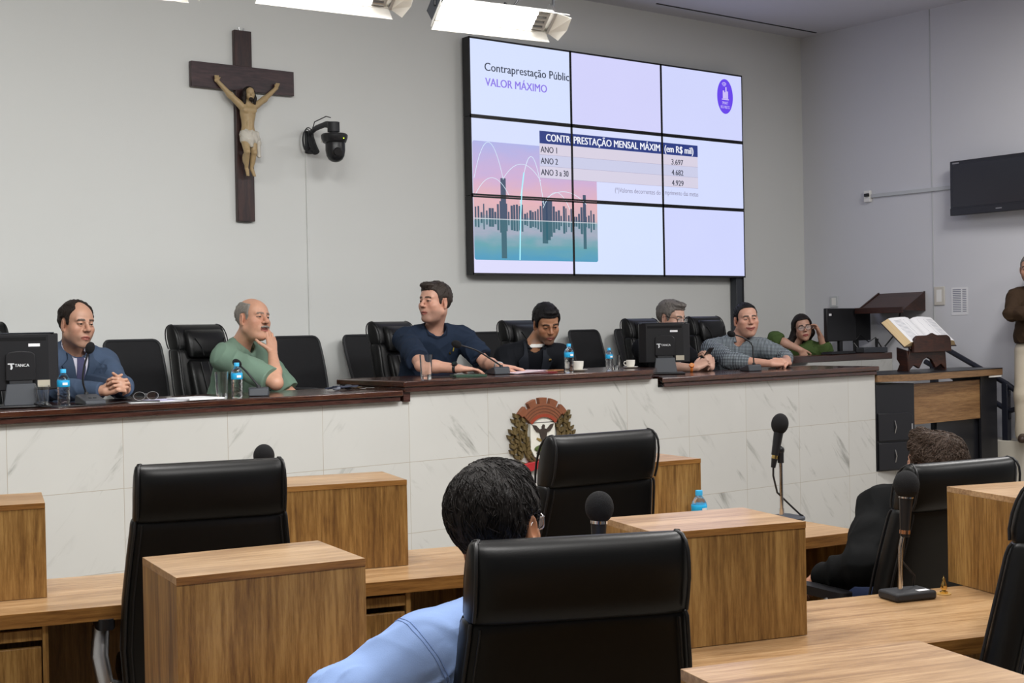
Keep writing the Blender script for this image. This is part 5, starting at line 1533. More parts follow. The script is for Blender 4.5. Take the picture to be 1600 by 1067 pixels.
    def strip(s, name, A, B, m, nu=14, nv=6, lift=.004, thick=.005, parent=None, dirn=None):
        """cloth strip draped on the garment between polylines A and B, given in (left, up) from the neck point"""
        T = s.T; fw = Vector(T.d(0, 1, 0))
        def samp(L, t):
            L = [np.array(p, float) for p in L]; x = t * (len(L) - 1); i = min(len(L) - 2, int(x)); return L[i] * (1 - (x - i)) + L[i + 1] * (x - i)
        top = []; prev = None
        for i in range(nu + 1):
            for j in range(nv + 1):
                p = samp(A, i / nu) * (1 - j / nv) + samp(B, i / nu) * (j / nv)
                w = Vector(s.nk + T.d(p[0], 0, p[1])) - Vector(s.base)
                hit = s.bvh.ray_cast(w + fw * .4, -fw, .8)
                q = hit[0] if hit[0] is not None else (prev if prev is not None else w + fw * .1)
                prev = q
                top.append(q + fw * lift)
        bot = [p - fw * (thick + lift) for p in top]
        n = nv + 1; fs = []; M = len(top)
        for i in range(nu):
            for j in range(nv):
                a = i * n + j; fs.append((a, a + 1, a + n + 1, a + n)); fs.append((M + a, M + a + n, M + a + n + 1, M + a + 1))
        per = [j for j in range(n)] + [i * n + nv for i in range(1, nu + 1)] + [nu * n + j for j in range(nv - 1, -1, -1)] + [i * n for i in range(nu - 1, 0, -1)]
        for a, b in zip(per, per[1:] + per[:1]): fs.append((a, M + a, M + b, b))
        return MB().add(top + bot, fs).build(name, m, parent or s.o, 60)
    def part(s, mb, name, m, smooth=60, parent=None):
        o = mb.build(name, m, parent or s.o, smooth)
        o.data.transform(Matrix.Translation(-Vector(s.base)))
        return o
    def trousers(s, m, pelvis, floor, fwd=.42):
        T = s.T; pv = np.array(pelvis, float)
        V = Vox(np.minimum(pv - .65, [pv[0] - .65, pv[1] - .65, floor - .02]), pv + .65, .014)
        V.ell(pv, (.17, .14, .11), T.M, .05)
        for g in (-1, 1):
            hip = pv + T.d(g * .09, .02, -.02); kn = pv + T.d(g * .12, fwd, -.0); kn[2] = min(pv[2], floor + .48); an = kn + T.d(0, .02, 0); an[2] = floor + .07
            V.chain([hip, kn, an], [.085, .065, .05], .04)
            V.cone(an + np.array([0, 0, -.03]), an + T.d(0, .16, 0) + np.array([0, 0, -.035]), .04, .032, .02)
        me, _ = V.mesh('trousers', None)
        o = link_mesh('trousers', me, m, s.o, 180); me.transform(Matrix.Translation(-Vector(s.base)))
        return o
    def watch(s, side, m, dial=None, back=.02, r=.032, parent=None, out=None):
        a, e, w = s.arms[side]; d = (w - e) / np.linalg.norm(w - e)
        c = w - d * back
        u = np.cross(d, [0, 0, 1.0]); u /= np.linalg.norm(u); v = np.cross(u, d)
        ring = [c + (u * math.cos(q) + v * math.sin(q)) * r for q in np.linspace(0, 2 * PI, 25)[:-1]]
        mb = MB().tube(ring, .004, 8, closed=True); 
        for sh in (-.006, .006): mb.tube([p + d * sh for p in ring], .004, 8, closed=True)
        o = s.part(mb, 'watch', m)
        if dial:
            oo = np.array(out, float) if out is not None else v
            oo = oo - d * (oo @ d); oo /= np.linalg.norm(oo)
            s.part(MB().cyl(c + oo * (r - .001), c + oo * (r + .011), .019, .018, 24), 'watch_case', m, parent=o)
            s.part(MB().cyl(c + oo * (r + .011), c + oo * (r + .0122), .014, None, 24), 'watch_dial', dial, parent=o)
        return o
# ================================================================== the people
A3 = lambda *v: np.array(v, float)
hair_dark = hair_mat('dark_brown_hair', '#231a15'); hair_black = hair_mat('black_hair', '#121012')
hair_grey = hair_mat('grey_hair', '#6f6a66'); hair_sil = hair_mat('silver_hair', '#8d8780'); hair_brown = hair_mat('brown_hair', '#3a2a20')

# ---- 1: man in the blue jacket, far left
p = Person('balding man in a blue suit jacket with clasped hands beside the left monitor', (2.80, 7.72, DZ), (2.79, 7.545, 1.685), 12, -4, -3, 1.06, (2.80, 7.64, 1.54), 5, .185, drop=.075, base_rgb='#c0937b', wide=.97, jaw=.95, nose=1.15)
p.arm('R', (2.54, 7.36, 1.335), (2.745, 7.035, 1.325)); p.arm('L', (2.96, 7.38, 1.335), (2.862, 7.04, 1.330))
p.hand('R', (.62, -.62, .30), (-.55, -.6, .4), (-.1, .3, .9), curls=((40, 62, 40), (44, 64, 40), (48, 64, 40), (52, 64, 40)), thumb=(38, 30), size=.98)
p.hand('L', (-.55, -.68, .34), (.5, -.65, .4), (.1, .3, .9), curls=((42, 62, 40), (46, 64, 40), (50, 64, 40), (54, 64, 40)), thumb=(38, 30), size=.98)
p.build(beard=.25)
hr_ = head_hair(p.H, 'hair', hair_dark, p.o, [(-.2, -.080), (-.052, -.072), (-.036, -.04), (-.031, .030), (.010, .034), (.014, -.008), (.026, .0), (.034, .05), (.046, .075), (.06, .098), (.2, .13)], .009, bald=[((.0, .075, .10), (.050, .070, .055))])
strands(p.H, hr_, p.o, hair_dark, 260)
navy = cloth_mat('blue_suit_cloth', '#46556c', .8); lapel_m = cloth_mat('blue_lapel_shade', '#3b485c', .75)  # lapel darkened against the jacket: its shading is put into the colour
shirtw = cloth_mat('pale_striped_shirt', '#c9c6d2', .8)
p.garment('suit_jacket', navy, (2.80, 7.84, 1.06), sleeves=.97, neck_cut=.070, fold=.008, fscale=1.1, seed=3, off=.018, dims=(.175, .11, .12), sl_r=(.076, .066, .060, .047))
p.collar('shirt_collar', shirtw, .060, .070, gap=.018)
p.collar('jacket_collar', navy, .070, .062, gap=.05)
p.strip('shirt_front', [(-.055, .0), (-.035, -.08), (-.01, -.2)], [(.06, .0), (.045, -.08), (.015, -.2)], shirtw, lift=.003)
p.strip('tie', [(-.016, -.02), (-.022, -.10), (-.02, -.19)], [(.02, -.02), (.03, -.10), (.024, -.19)], cloth_mat('striped_tie', '#4b4a68', .6), lift=.007)
p.strip('lapel', [(-.075, .035), (-.075, -.05), (-.115, -.09), (-.03, -.22)], [(-.062, .045), (-.045, -.06), (-.04, -.10), (-.006, -.225)], lapel_m, lift=.017, thick=.012)
p.strip('lapel', [(.062, .045), (.048, -.06), (.045, -.10), (.01, -.225)], [(.075, .035), (.078, -.05), (.118, -.09), (.035, -.22)], lapel_m, lift=.017, thick=.012)
p.trousers(navy, (2.80, 7.88, 1.04), DZ)

# ---- 2: man in the green polo, chin on hand
p = Person('bald man in a green polo shirt resting his chin on his hand', (3.90, 7.78, DZ), (3.895, 7.55, 1.70), 16, 4, -6, 1.06, (3.86, 7.65, 1.535), 32, .195, base_rgb='#d09e84', wide=1.03, nose=1.25, full=.5)
p.arm('R', (3.86, 7.21, 1.318), (3.945, 7.405, 1.495)); p.arm('L', (4.16, 7.58, 1.22), (4.0, 7.48, 1.13))
p.hand('R', (.16, .42, .88), (.25, -.85, .45), (-.95, .1, .3), curls=((-4, 22, 20), (0, 26, 22), (6, 34, 25), (16, 40, 25)), thumb=(58, 5), size=1.0)
p.hand('L', (-.8, -.1, -.2), (0, 0, 1), (-.2, -1, 0), curl=(20, 25, 15), size=1.02)
p.build(beard=.0, brow='#6b5c50')
hr_ = head_hair(p.H, 'hair', hair_sil, p.o, [(-.2, -.082), (-.052, -.080), (-.036, -.05), (-.031, .026), (.010, .030), (.014, -.02), (.03, .0), (.04, .10), (.2, .16)], .008, bald=[((0, .03, .115), (.068, .125, .070))])
strands(p.H, hr_, p.o, hair_sil, 180, .02)
p.part(MB().tube([p.H.p(-.03, .099, -.056), p.H.p(-.014, .106, -.052), p.H.p(0, .109, -.0505), p.H.p(.014, .106, -.052), p.H.p(.03, .099, -.056)], [.004, .0065, .007, .0065, .004], 8), 'moustache', hair_sil)
green = cloth_mat('sage_green_pique', '#768f7e', .9)
p.garment('polo_shirt', green, (3.88, 7.90, 1.06), sleeves=.44, neck_cut=.066, collar=(.064, .056), vneck=.045, fold=.009, fscale=1.15, seed=5, off=.014, dims=(.18, .115, .135), sl_r=(.080, .074, .062, .045))
p.trousers(cloth_mat('dark_trousers', '#23252b'), (3.88, 7.94, 1.04), DZ)

# ---- 3: man in the navy tee, looking left
p = Person('man in a navy t-shirt turning his head to the left, both hands on the counter', (5.30, 7.74, DZ), (5.255, 7.55, 1.80), -80, 2, 0, 1.10, (5.30, 7.63, 1.615), -18, .205, base_rgb='#d3a28c', wide=1.04, full=.6, jaw=1.1)
p.arm('R', (4.97, 7.31, 1.385), (5.10, 7.07, 1.362)); p.arm('L', (5.53, 7.36, 1.385), (5.465, 7.11, 1.36))
p.hand('R', (1, -.08, -.06), (0, 0, 1), (.2, 1, 0), curls=((10, 14, 8), (8, 14, 8), (8, 14, 8), (10, 16, 8)), spread=3, thumb=(35, 15), size=1.05)
p.hand('L', (.75, -.55, -.06), (0, 0, 1), (-.6, -.75, 0), curls=((12, 18, 10), (12, 18, 10), (14, 20, 10), (16, 22, 10)), spread=5, thumb=(42, 15), size=1.05)
p.build(beard=.35)
hr_ = head_hair(p.H, 'hair', hair_mat('brown_grey_hair', '#39312c'), p.o, SHORT, .010, tufts=[((0, .06, .102), (.05, .045, .022), .02)])
strands(p.H, hr_, p.o, hr_.data.materials[0], 320)
tee = cloth_mat('navy_jersey', '#232e40', .9)
p.garment('t_shirt', tee, (5.33, 7.86, 1.06), sleeves=.40, neck_cut=.074, fold=.009, fscale=1.15, seed=8, off=.014, dims=(.185, .12, .14), sl_r=(.080, .074, .066, .05))
p.strip('neckband', [(-.075, .025), (-.06, -.03), (0, -.055), (.06, -.03), (.075, .025)], [(-.083, .018), (-.067, -.042), (0, -.068), (.067, -.042), (.083, .018)], cloth_mat('navy_rib', '#161e2c', .9), nu=20, nv=2, lift=.003)
p.strip('lapel_pin', [(.085, -.155), (.085, -.17)], [(.10, -.155), (.10, -.17)], M_['gold'], 2, 2, lift=.007)
p.strip('yellow_ribbon', [(.115, -.125), (.112, -.15)], [(.12, -.125), (.12, -.15)], mat('ribbon_yellow', '#c9b24a', .6), 2, 2, lift=.006)
p.watch('R', M_['plastic'], mat('watch_face', '#1d2a2a', .2), .025, .031, out=(-.2, -.7, .7))
p.watch('L', M_['steel'], None, .02, .031)
p.trousers(cloth_mat('jeans', '#2c3750'), (5.33, 7.90, 1.04), DZ)

# ---- 4: clergyman looking down
p = Person('clergyman in a dark suit with a white round collar looking down', (6.18, 7.74, DZ), (6.215, 7.53, 1.645), -20, -24, 4, 1.10, (6.16, 7.63, 1.475), -25, .20, base_rgb='#aa7a5c', wide=.98)
p.arm('R', (5.90, 7.62, 1.21), (6.05, 7.46, 1.13)); p.arm('L', (6.42, 7.50, 1.22), (6.25, 7.45, 1.13))
p.hand('R', (.5, -.6, 0), (0, 0, 1), (.6, .5, 0)); p.hand('L', (-.5, -.6, 0), (0, 0, 1), (-.6, .5, 0))
p.build(beard=.6, brow='#120d0a', lip='#8a4d42')
hr_ = head_hair(p.H, 'hair', hair_black, p.o, SHORT, .012, tufts=[((.01, .052, .106), (.05, .038, .018), .02)])
strands(p.H, hr_, p.o, hair_black, 300)
suit = cloth_mat('charcoal_suit_cloth', '#16181d', .85); lapel_d = cloth_mat('charcoal_lapel_lit', '#22252c', .7)  # lapel lightened against the suit so it stands out: shading done in colour
p.garment('suit_jacket', suit, (6.20, 7.86, 1.02), sleeves=.94, neck_cut=.072, fold=.006, seed=11, off=.018, dims=(.18, .11, .12), sl_r=(.078, .068, .06, .047))
p.strip('clerical_shirt', [(-.062, .035), (-.052, -.06), (-.04, -.3)], [(.062, .035), (.052, -.06), (.04, -.3)], cloth_mat('black_shirt', '#0c0e14', .8), lift=.005)
p.strip('lapel', [(-.078, .035), (-.085, -.05), (-.13, -.10), (-.05, -.32)], [(-.062, .045), (-.055, -.06), (-.05, -.11), (-.03, -.325)], lapel_d, lift=.018, thick=.012)
p.strip('lapel', [(.062, .045), (.055, -.06), (.05, -.11), (.03, -.325)], [(.078, .035), (.085, -.05), (.13, -.10), (.05, -.32)], lapel_d, lift=.018, thick=.012)
ax = p.H.p(0, -.03, -.06) - p.nk; ax /= np.linalg.norm(ax)
p.collar('shirt_collar', cloth_mat('black_shirt_collar', '#0c0e14', .8), .063, .034, gap=0)
p.collar('jacket_collar', suit, .076, .040, gap=.05)
cc = p.nk + p.T.d(0, .004, -.012) + ax * .018; u_ = p.T.d(1, 0, 0); v_ = np.cross(ax, u_)
mb = MB()
rings = []
for r_, z_ in ((.074, 0), (.070, .030), (.067, .030), (.071, 0)):
    rings.append([Vector(cc + ax * (z_ + .010 * math.sin(q) * 0) + (u_ * math.cos(q) + v_ * math.sin(q)) * r_) for q in np.linspace(0, 2 * PI, 37)[:-1]])
mb.ring_loft(rings, False, True)
p.part(mb, 'clerical_collar', M_['white'])
p.strip('lapel_pin', [(.098, -.085), (.098, -.103)], [(.116, -.085), (.116, -.103)], M_['gold'], 2, 2, lift=.022)
p.trousers(suit, (6.20, 7.92, 1.04), DZ)

# ---- 5: grey-haired man behind the right monitor, with a phone
p = Person('grey-haired man with glasses in dark clothes looking down at his phone', (7.48, 7.78, DZ), (7.495, 7.55, 1.67), 10, -12, 0, 1.08, (7.47, 7.65, 1.50), 0, .195, base_rgb='#cca38f', wide=.98)
p.arm('R', (7.20, 7.38, 1.30), (7.385, 7.19, 1.288)); p.arm('L', (7.68, 7.44, 1.285), (7.575, 7.215, 1.285))
p.hand('R', (.75, -.2, .42), (-.4, -.5, .8), (.3, .7, .3), curls=((35, 50, 30), (40, 50, 30), (45, 55, 30), (50, 55, 30)), thumb=(38, 25), size=1.05)
p.hand('L', (.05, .35, .85), (.05, -.9, .3), (1, .2, .0), curls=((28, 40, 20), (28, 42, 22), (30, 44, 24), (34, 46, 24)), thumb=(48, 20), size=1.05)
p.build(beard=.2, brow='#4b4540')
hr_ = head_hair(p.H, 'hair', hair_grey, p.o, SHORT, .011, tufts=[((0, .05, .105), (.055, .05, .022), .02)])
strands(p.H, hr_, p.o, hair_grey, 350)
glasses(p.H, p.o, M_['plastic'])
p.garment('shirt', cloth_mat('black_knit', '#101116', .85), (7.48, 7.88, 1.04), sleeves=.62, neck_cut=.068, fold=.006, seed=14, off=.014, dims=(.175, .11, .12), sl_r=(.074, .066, .056, .05))
p.watch('R', mat('orange_strap', '#f08a3c', .5), mat('watch_face_pale', '#e0a070', .3), .03, .031, out=(-.3, -.8, .5))
p.trousers(cloth_mat('dark_jeans', '#20242e'), (7.48, 7.92, 1.04), DZ)
z3 = Vector((-.2, .78, .60)).normalized(); x3 = Vector((.96, .27, 0)).normalized(); x3 = (x3 - z3 * x3.dot(z3)).normalized(); y3 = z3.cross(x3)
Mph = Matrix(((x3.x, y3.x, z3.x, 7.578), (x3.y, y3.y, z3.y, 7.262), (x3.z, y3.z, z3.z, 1.375), (0, 0, 0, 1)))
tag(bx('smartphone', M_['plastic'], None, -.037, .037, -.075, .075, -.004, .004, .003, None), 'black smartphone held up in the left hand of the grey-haired man', 'phone').matrix_world = Mph

# ---- 6: smiling man in the checkered shirt
def check_mat():
    m, nt, b = newmat('checkered_cloth')
    tc = N(nt, 'ShaderNodeTexCoord'); sp = N(nt, 'ShaderNodeSeparateXYZ')
    rt = N(nt, 'ShaderNodeMapping'); rt.inputs['Rotation'].default_value = (0, 0, R(38)); nt.links.new(tc.outputs['Object'], rt.inputs['Vector'])
    nt.links.new(rt.outputs[0], sp.inputs[0])
    fs = []
    for i in (0, 2):
        a = N(nt, 'ShaderNodeMath', operation='MULTIPLY'); a.inputs[1].default_value = 88.0; nt.links.new(sp.outputs[i], a.inputs[0])
        f = N(nt, 'ShaderNodeMath', operation='FRACT'); nt.links.new(a.outputs[0], f.inputs[0])
        g = N(nt, 'ShaderNodeMath', operation='GREATER_THAN'); g.inputs[1].default_value = .52; nt.links.new(f.outputs[0], g.inputs[0]); fs.append(g)
    ad = N(nt, 'ShaderNodeMath', operation='ADD'); nt.links.new(fs[0].outputs[0], ad.inputs[0]); nt.links.new(fs[1].outputs[0], ad.inputs[1])
    hf = N(nt, 'ShaderNodeMath', operation='MULTIPLY'); hf.inputs[1].default_value = .5; nt.links.new(ad.outputs[0], hf.inputs[0])
    cr = N(nt, 'ShaderNodeValToRGB'); e = cr.color_ramp.elements; e[0].color = srgb('#2b3136'); e[1].color = srgb('#a9b3bb'); k = e.new(.5); k.color = srgb('#5d666d')
    nt.links.new(hf.outputs[0], cr.inputs['Fac']); nt.links.new(cr.outputs['Color'], b.inputs['Base Color']); b.inputs['Roughness'].default_value = .85
    return m
p = Person('smiling man in a grey checkered shirt with his hands folded on the counter', (8.34, 7.74, DZ), (8.35, 7.55, 1.645), -28, 0, 3, 1.10, (8.31, 7.62, 1.475), -38, .215, base_rgb='#d2a08a', wide=1.06, smile=1.0, full=.8)
p.arm('R', (7.92, 7.34, 1.325), (8.06, 7.04, 1.30)); p.arm('L', (8.62, 7.38, 1.33), (8.27, 7.05, 1.302))
p.hand('R', (.9, -.3, .08), (-.1, -.5, .85), (.1, .7, .5), curls=((40, 60, 35), (44, 60, 35), (48, 60, 35), (50, 60, 35)), thumb=(40, 20), size=1.1)
p.hand('L', (-.8, -.35, .12), (.1, -.5, .85), (-.2, .6, .6), curls=((40, 60, 40), (44, 60, 40), (48, 60, 40), (50, 60, 40)), thumb=(40, 20), size=1.1)
p.build(beard=.15, lip='#94463f')
hr_ = head_hair(p.H, 'hair', hair_black, p.o, [(-.2, -.082), (-.052, -.078), (-.036, -.04), (-.031, .026), (.010, .026), (.014, -.020), (.028, -.010), (.034, .035), (.046, .072), (.062, .088), (.2, .10)], .009)
strands(p.H, hr_, p.o, hair_black, 260, .02)
chk = check_mat()
p.garment('checkered_shirt', chk, (8.36, 7.84, 1.02), sleeves={'R': .74, 'L': .74}, neck_cut=.068, collar=(.068, .060), vneck=.05, fold=.008, fscale=1.2, seed=17, off=.014, dims=(.19, .125, .145), sl_r=(.078, .070, .062, .050))
p.strip('button_placket', [(-.014, -.10), (-.012, -.36)], [(.012, -.10), (.014, -.36)], chk, lift=.004)
p.part(MB().tube([A3(8.085, 7.03, 1.315) + A3(.4 * math.cos(q) * .022, .011 * math.sin(q) * .5, .011 * math.sin(q)) for q in np.linspace(0, 2 * PI, 13)[:-1]], .0018, 6, closed=True), 'ring', M_['gold'])
p.trousers(cloth_mat('grey_trousers', '#3a3c42'), (8.36, 7.90, 1.04), DZ)

# ---- 7: woman in green at the back right
p = Person('woman with long dark hair and glasses in a green blouse, cheek on her hand', (9.96, 8.50, DZ), (9.94, 8.29, 1.565), -38, -2, 8, .98, (9.93, 8.38, 1.42), -42, .165, drop=.05, base_rgb='#c99c86', wide=.94, jaw=.8, nose=.9)
p.arm('L', (10.13, 8.17, 1.335), (10.045, 8.165, 1.475)); p.arm('R', (9.70, 8.42, 1.47), (9.80, 8.20, 1.36))
p.hand('L', (-.18, .25, .9), (.75, -.5, 0), (-.3, -.5, .4), curls=((15, 40, 30), (20, 50, 35), (25, 55, 35), (30, 55, 35)), thumb=(35, 10), size=.92)
p.hand('R', (.4, -.3, -.8), (-.5, -.8, 0), (.6, -.3, .2), curl=(20, 25, 20), size=.9)
p.build(lip='#a34a4a', brow='#1c1412', neck_r=.048)
hd = p.H
lg = []
for g in (-1, 1):
    a = hd.p(g * .062, -.03, .04); b = hd.p(g * .078, -.035, -.06); c_ = p.nk + p.T.d(g * .115, .045, -.10); d_ = p.nk + p.T.d(g * .115, .105, -.24)
    if g > 0: c_ = p.nk + p.T.d(.075, -.06, -.06); d_ = p.nk + p.T.d(.08, -.10, -.2)
    lg += [(a, b, .030, .034, .03), (b, c_, .034, .042, .03), (c_, d_, .042, .030, .03)]
lg += [(hd.p(0, -.08, .02), hd.p(0, -.085, -.08), .06, .065, .03), (hd.p(0, -.085, -.08), p.nk + p.T.d(0, -.11, -.18), .065, .05, .03)]
head_hair(hd, 'hair', hair_mat('long_dark_hair', '#1c1310'), p.o, [(-.2, -.1), (-.045, -.1), (.0, -.02), (.028, .03), (.045, .058), (.06, .076), (.2, .09)], .013, long=lg, seed=4)
glasses(p.H, p.o, M_['plastic'], w=.029, hh=.021)
grn = cloth_mat('olive_green_cotton', '#4b5f35', .85)
p.garment('blouse', grn, (9.98, 8.58, 1.02), sleeves={'L': .80, 'R': .62}, neck_cut=.058, collar=(.056, .045), vneck=.06, fold=.008, fscale=1.2, seed=21, off=.012, dims=(.15, .10, .11), sl_r=(.068, .062, .062, .052))
p.part(MB().tube([p.nk + p.T.d(-.05, .045, .01), p.nk + p.T.d(-.025, .09, -.04), p.nk + p.T.d(0, .108, -.065), p.nk + p.T.d(.025, .09, -.04), p.nk + p.T.d(.05, .045, .01)], .0016, 6), 'necklace', M_['steel'])
p.trousers(cloth_mat('woman_trousers', '#2a2b30'), (9.98, 8.62, 1.02), DZ)

# ---- 8: standing man at the right edge
p = Person('standing man in a brown shirt and cream trousers, cut off by the right edge', (10.63, 6.39, .56), (10.585, 6.35, 2.03), -70, -4, 0, 1.0, (10.66, 6.32, 1.855), -62, .185, base_rgb='#b58a72')
p.arm('R', (10.43, 6.44, 1.655), (10.42, 6.17, 1.66)); p.arm('L', (10.59, 5.97, 1.64), (10.43, 6.06, 1.66))
p.hand('R', (-.1, -1, .05), (-1, .1, 0), (0, 0, 1), curl=(20, 30, 20)); p.hand('L', (-.1, 1, .05), (-1, 0, 0), (0, 0, 1), curl=(20, 30, 20))
p.build(beard=.4)
head_hair(p.H, 'hair', hair_grey, p.o, SHORT, .008)
brn = cloth_mat('brown_shirt_cloth', '#3f3023', .8)
p.garment('brown_shirt', brn, (10.65, 6.34, 1.42), sleeves=.90, neck_cut=.066, collar=(.064, .055), fold=.009, fscale=1.2, seed=25, off=.014, dims=(.17, .115, .13), sl_r=(.072, .064, .056, .044), hem=A3(10.65, 6.34, 1.405))
V = Vox(A3(10.3, 5.9, .5), A3(10.84, 6.7, 1.5), .006)
pv = A3(10.65, 6.34, 1.36)
V.ell(pv, (.165, .12, .10), p.T.M, .05)
for g, sp_ in ((-1, .10), (1, .10)):
    hip = pv + p.T.d(g * .085, 0, -.04); kn = pv + p.T.d(g * (sp_ + .01), .05, -.40); an = pv + p.T.d(g * (sp_ + .02), .03, -.74)
    V.chain([hip, kn, an], [.098, .075, .062], .035)
V.cut_plane(A3(10.65, 6.34, 1.415), (0, 0, 1), .5)
me, _ = V.mesh('trousers', folds(.005, 1.0, 31)); tr = link_mesh('trousers', me, cloth_mat('cream_cotton', '#c9c0ae', .85), p.o, 180); me.transform(Matrix.Translation(-Vector(p.base)))
mb = MB()
ring = [Vector(A3(10.65, 6.34, 1.418) + p.T.d(.178 * math.cos(q), .136 * math.sin(q), 0)) for q in np.linspace(0, 2 * PI, 33)[:-1]]
mb.ring_loft([[v + Vector((0, 0, dz)) for v in ring] for dz in (-.018, .018)], True)
p.part(mb, 'belt', mat('brown_belt', '#2a1d16', .5))
for g in (-1, 1):
    an = pv + p.T.d(g * .12, .03, -.74)
    V = Vox(an - .3, an + .3, .006)
    fl = A3(an[0], an[1], .60)
    V.cone(fl + p.T.d(0, -.05, .0), fl + p.T.d(0, .17, -.008), .042, .034, .03); V.cone(fl + p.T.d(0, -.03, .0), fl + p.T.d(0, .0, .05), .042, .042, .02)
    V.cut_plane(A3(an[0], an[1], .562), (0, 0, -1), .4)
    me, _ = V.mesh('shoe'); so = link_mesh('shoe', me, mat('brown_shoe_leather', '#3a2b24', .45), p.o, 180); me.transform(Matrix.Translation(-Vector(p.base)))
p.watch('R', M_['steel'], mat('blue_watch_face', '#7f9bb5', .3), .02, .031, out=(-1, 0, .1))

# ---- 9: man in the light blue shirt, from behind, in the foreground
p = Person('man in a light blue shirt seen from behind in the front black chair', (1.80, 2.40, 0), (1.85, 2.43, 1.170), 180 - 62, -3, -4, 1.10, (1.825, 2.37, 1.0), 180 - 8, .205, drop=.06, h=.0035, base_rgb='#b8825f')
p.arm('L', (1.29, 2.45, .765), (1.53, 2.62, .80)); p.arm('R', (2.22, 2.40, .79), (2.14, 2.68, .81))
p.hand('L', (.7, .7, 0), (0, 0, 1), (.7, -.7, 0)); p.hand('R', (-.7, .7, 0), (0, 0, 1), (-.7, -.7, 0))
p.build()
hr_ = head_hair(p.H, 'hair', hair_mat('very_dark_hair', '#171210'), p.o, [(-.2, -.100), (-.06, -.098), (-.040, -.07), (-.031, .022), (.010, .024), (.014, -.022), (.028, -.014), (.034, .020), (.046, .050), (.062, .070), (.2, .082)], .015, h=.0026, fold=.0012, tufts=[((0, .02, .104), (.06, .07, .03), .03), ((.0, -.085, .05), (.06, .04, .06), .04)])
strands(p.H, hr_, p.o, hr_.data.materials[0], 1500, .034, .0010, .0022, .35)
glasses(p.H, p.o, M_['steel'], w=.030, hh=.019)
blu = cloth_mat('light_blue_cotton', '#93aee0', .8, bump=.08)
p.garment('blue_shirt', blu, (1.85, 2.30, .56), sleeves=.95, neck_cut=.064, collar=(.060, .058), fold=.009, fscale=1.5, seed=29, off=.016, h=.0045, dims=(.185, .12, .13), sl_r=(.082, .074, .066, .046))
bs = A3(*p.base)
def on_cloth(q, off=.0005):
    h_ = p.bvh.find_nearest(Vector(A3(*q) - bs))
    return h_[0] + h_[1] * off
seam_m = cloth_mat('blue_seam', '#7f99cc', .8)
a, e, w = p.arms['L']
dd = (e - a) / np.linalg.norm(e - a); s1 = np.cross(dd, A3(0, 0, 1)); s1 /= np.linalg.norm(s1); s2 = np.cross(s1, dd)
for k_, sh_ in ((0, .010), (1, .018)):
    MB().tube([on_cloth(a + dd * sh_ + (s1 * math.cos(q) + s2 * math.sin(q)) * .11) for q in np.linspace(-.6 * PI, 1.2 * PI, 30)], .0011, 6).build('armhole_seam', seam_m, p.o, 60)
MB().tube([on_cloth(p.nk + p.T.d(x_, -.20, -.085 - .02 * abs(x_) / .2)) for x_ in np.linspace(-.19, .19, 24)], .0011, 6).build('yoke_seam', seam_m, p.o, 60)
p.trousers(cloth_mat('navy_trousers', '#1f2534'), (1.85, 2.34, .54), 0.0, .40)

# ---- 10: dark-haired man slouching in the right chair
p = Person('brown-haired man in a black jacket slouching in the right black chair', (4.42, 3.10, 0), (4.51, 3.13, 1.04), 180 - 8, 8, 6, 1.06, (4.42, 3.10, .965), 180 - 25, .20, h=.005, base_rgb='#b5836a')
p.arm('L', (3.97, 3.06, .735), (4.03, 3.30, .655)); p.arm('R', (4.85, 3.0, .70), (4.75, 3.25, .66))
p.hand('L', (.25, .75, -.25), (-.5, .2, .8), (.8, -.2, .4), curl=(25, 30, 20)); p.hand('R', (-.4, .8, -.1), (.3, .2, .9), (-.8, .1, .3))
p.build()
hr_ = head_hair(p.H, 'hair', hair_mat('tousled_brown_hair', '#43342a'), p.o, SHORT, .017, h=.003, fold=.0026, seed=6, tufts=[((.02, .06, .108), (.045, .04, .03), .02), ((-.045, .03, .10), (.03, .04, .028), .02), ((.05, .0, .105), (.03, .045, .026), .02), ((0, -.05, .10), (.06, .05, .03), .02), ((.068, .04, .07), (.02, .03, .03), .015)])
strands(p.H, hr_, p.o, hr_.data.materials[0], 1900, .036, .0011, .005, .55)
p.garment('black_jacket', cloth_mat('black_wool', '#08090a', .9), (4.46, 3.02, .52), sleeves=.96, neck_cut=.066, collar=(.064, .05), fold=.009, fscale=1.1, seed=33, off=.018, dims=(.18, .115, .125), sl_r=(.080, .070, .064, .048))
p.trousers(cloth_mat('blue_jeans', '#1e2740'), (4.46, 3.06, .53), 0.0, .42)

# ================================================================== crucifix on the back wall
t = thing('crucifix', 'dark wooden crucifix with a painted figure on the back wall', 'crucifix', (4.585, WY, 2.43))
cw = wood('cross_wood', '#24151a', '#33201f', '#452a26', (9, 9, 1.2), .4)
cwh = wood('cross_arm_wood', '#26181d', '#382529', '#4a3234', (1.2, 9, 9), .4)
bx('upright_beam', cw, t, -.068, .068, -.045, -.005, 0, 1.385, .003)
bx('cross_beam', cwh, t, -.41, .41, -.0475, -.008, .945, 1.125, .003)
MB().tube([(-.02, -.02, 1.41), (-.015, -.02, 1.39), (0, -.02, 1.385), (.015, -.02, 1.39), (.02, -.02, 1.41)], .004, 6).build('hanger', M_['steel'], t)
O = A3(4.585, WY, 2.43)
C = lambda x, y, z: O + A3(x, y, z)
V = Vox(C(-.30, -.24, .28), C(.32, -.03, 1.10), .0036)
yb = -.095
V.ell(C(.0, yb, .79), (.060, .042, .078), None, .02); V.ell(C(.0, yb + .003, .70), (.048, .034, .075), None, .03); V.ell(C(-.002, yb, .63), (.055, .040, .05), None, .03)
for g in (-1, 1): V.ell(C(g * .028, yb - .034, .81), (.028, .012, .022), None, .015)
for g in (-1, 1): V.ell(C(g * .012, yb - .032, .70), (.010, .006, .04), None, .01)
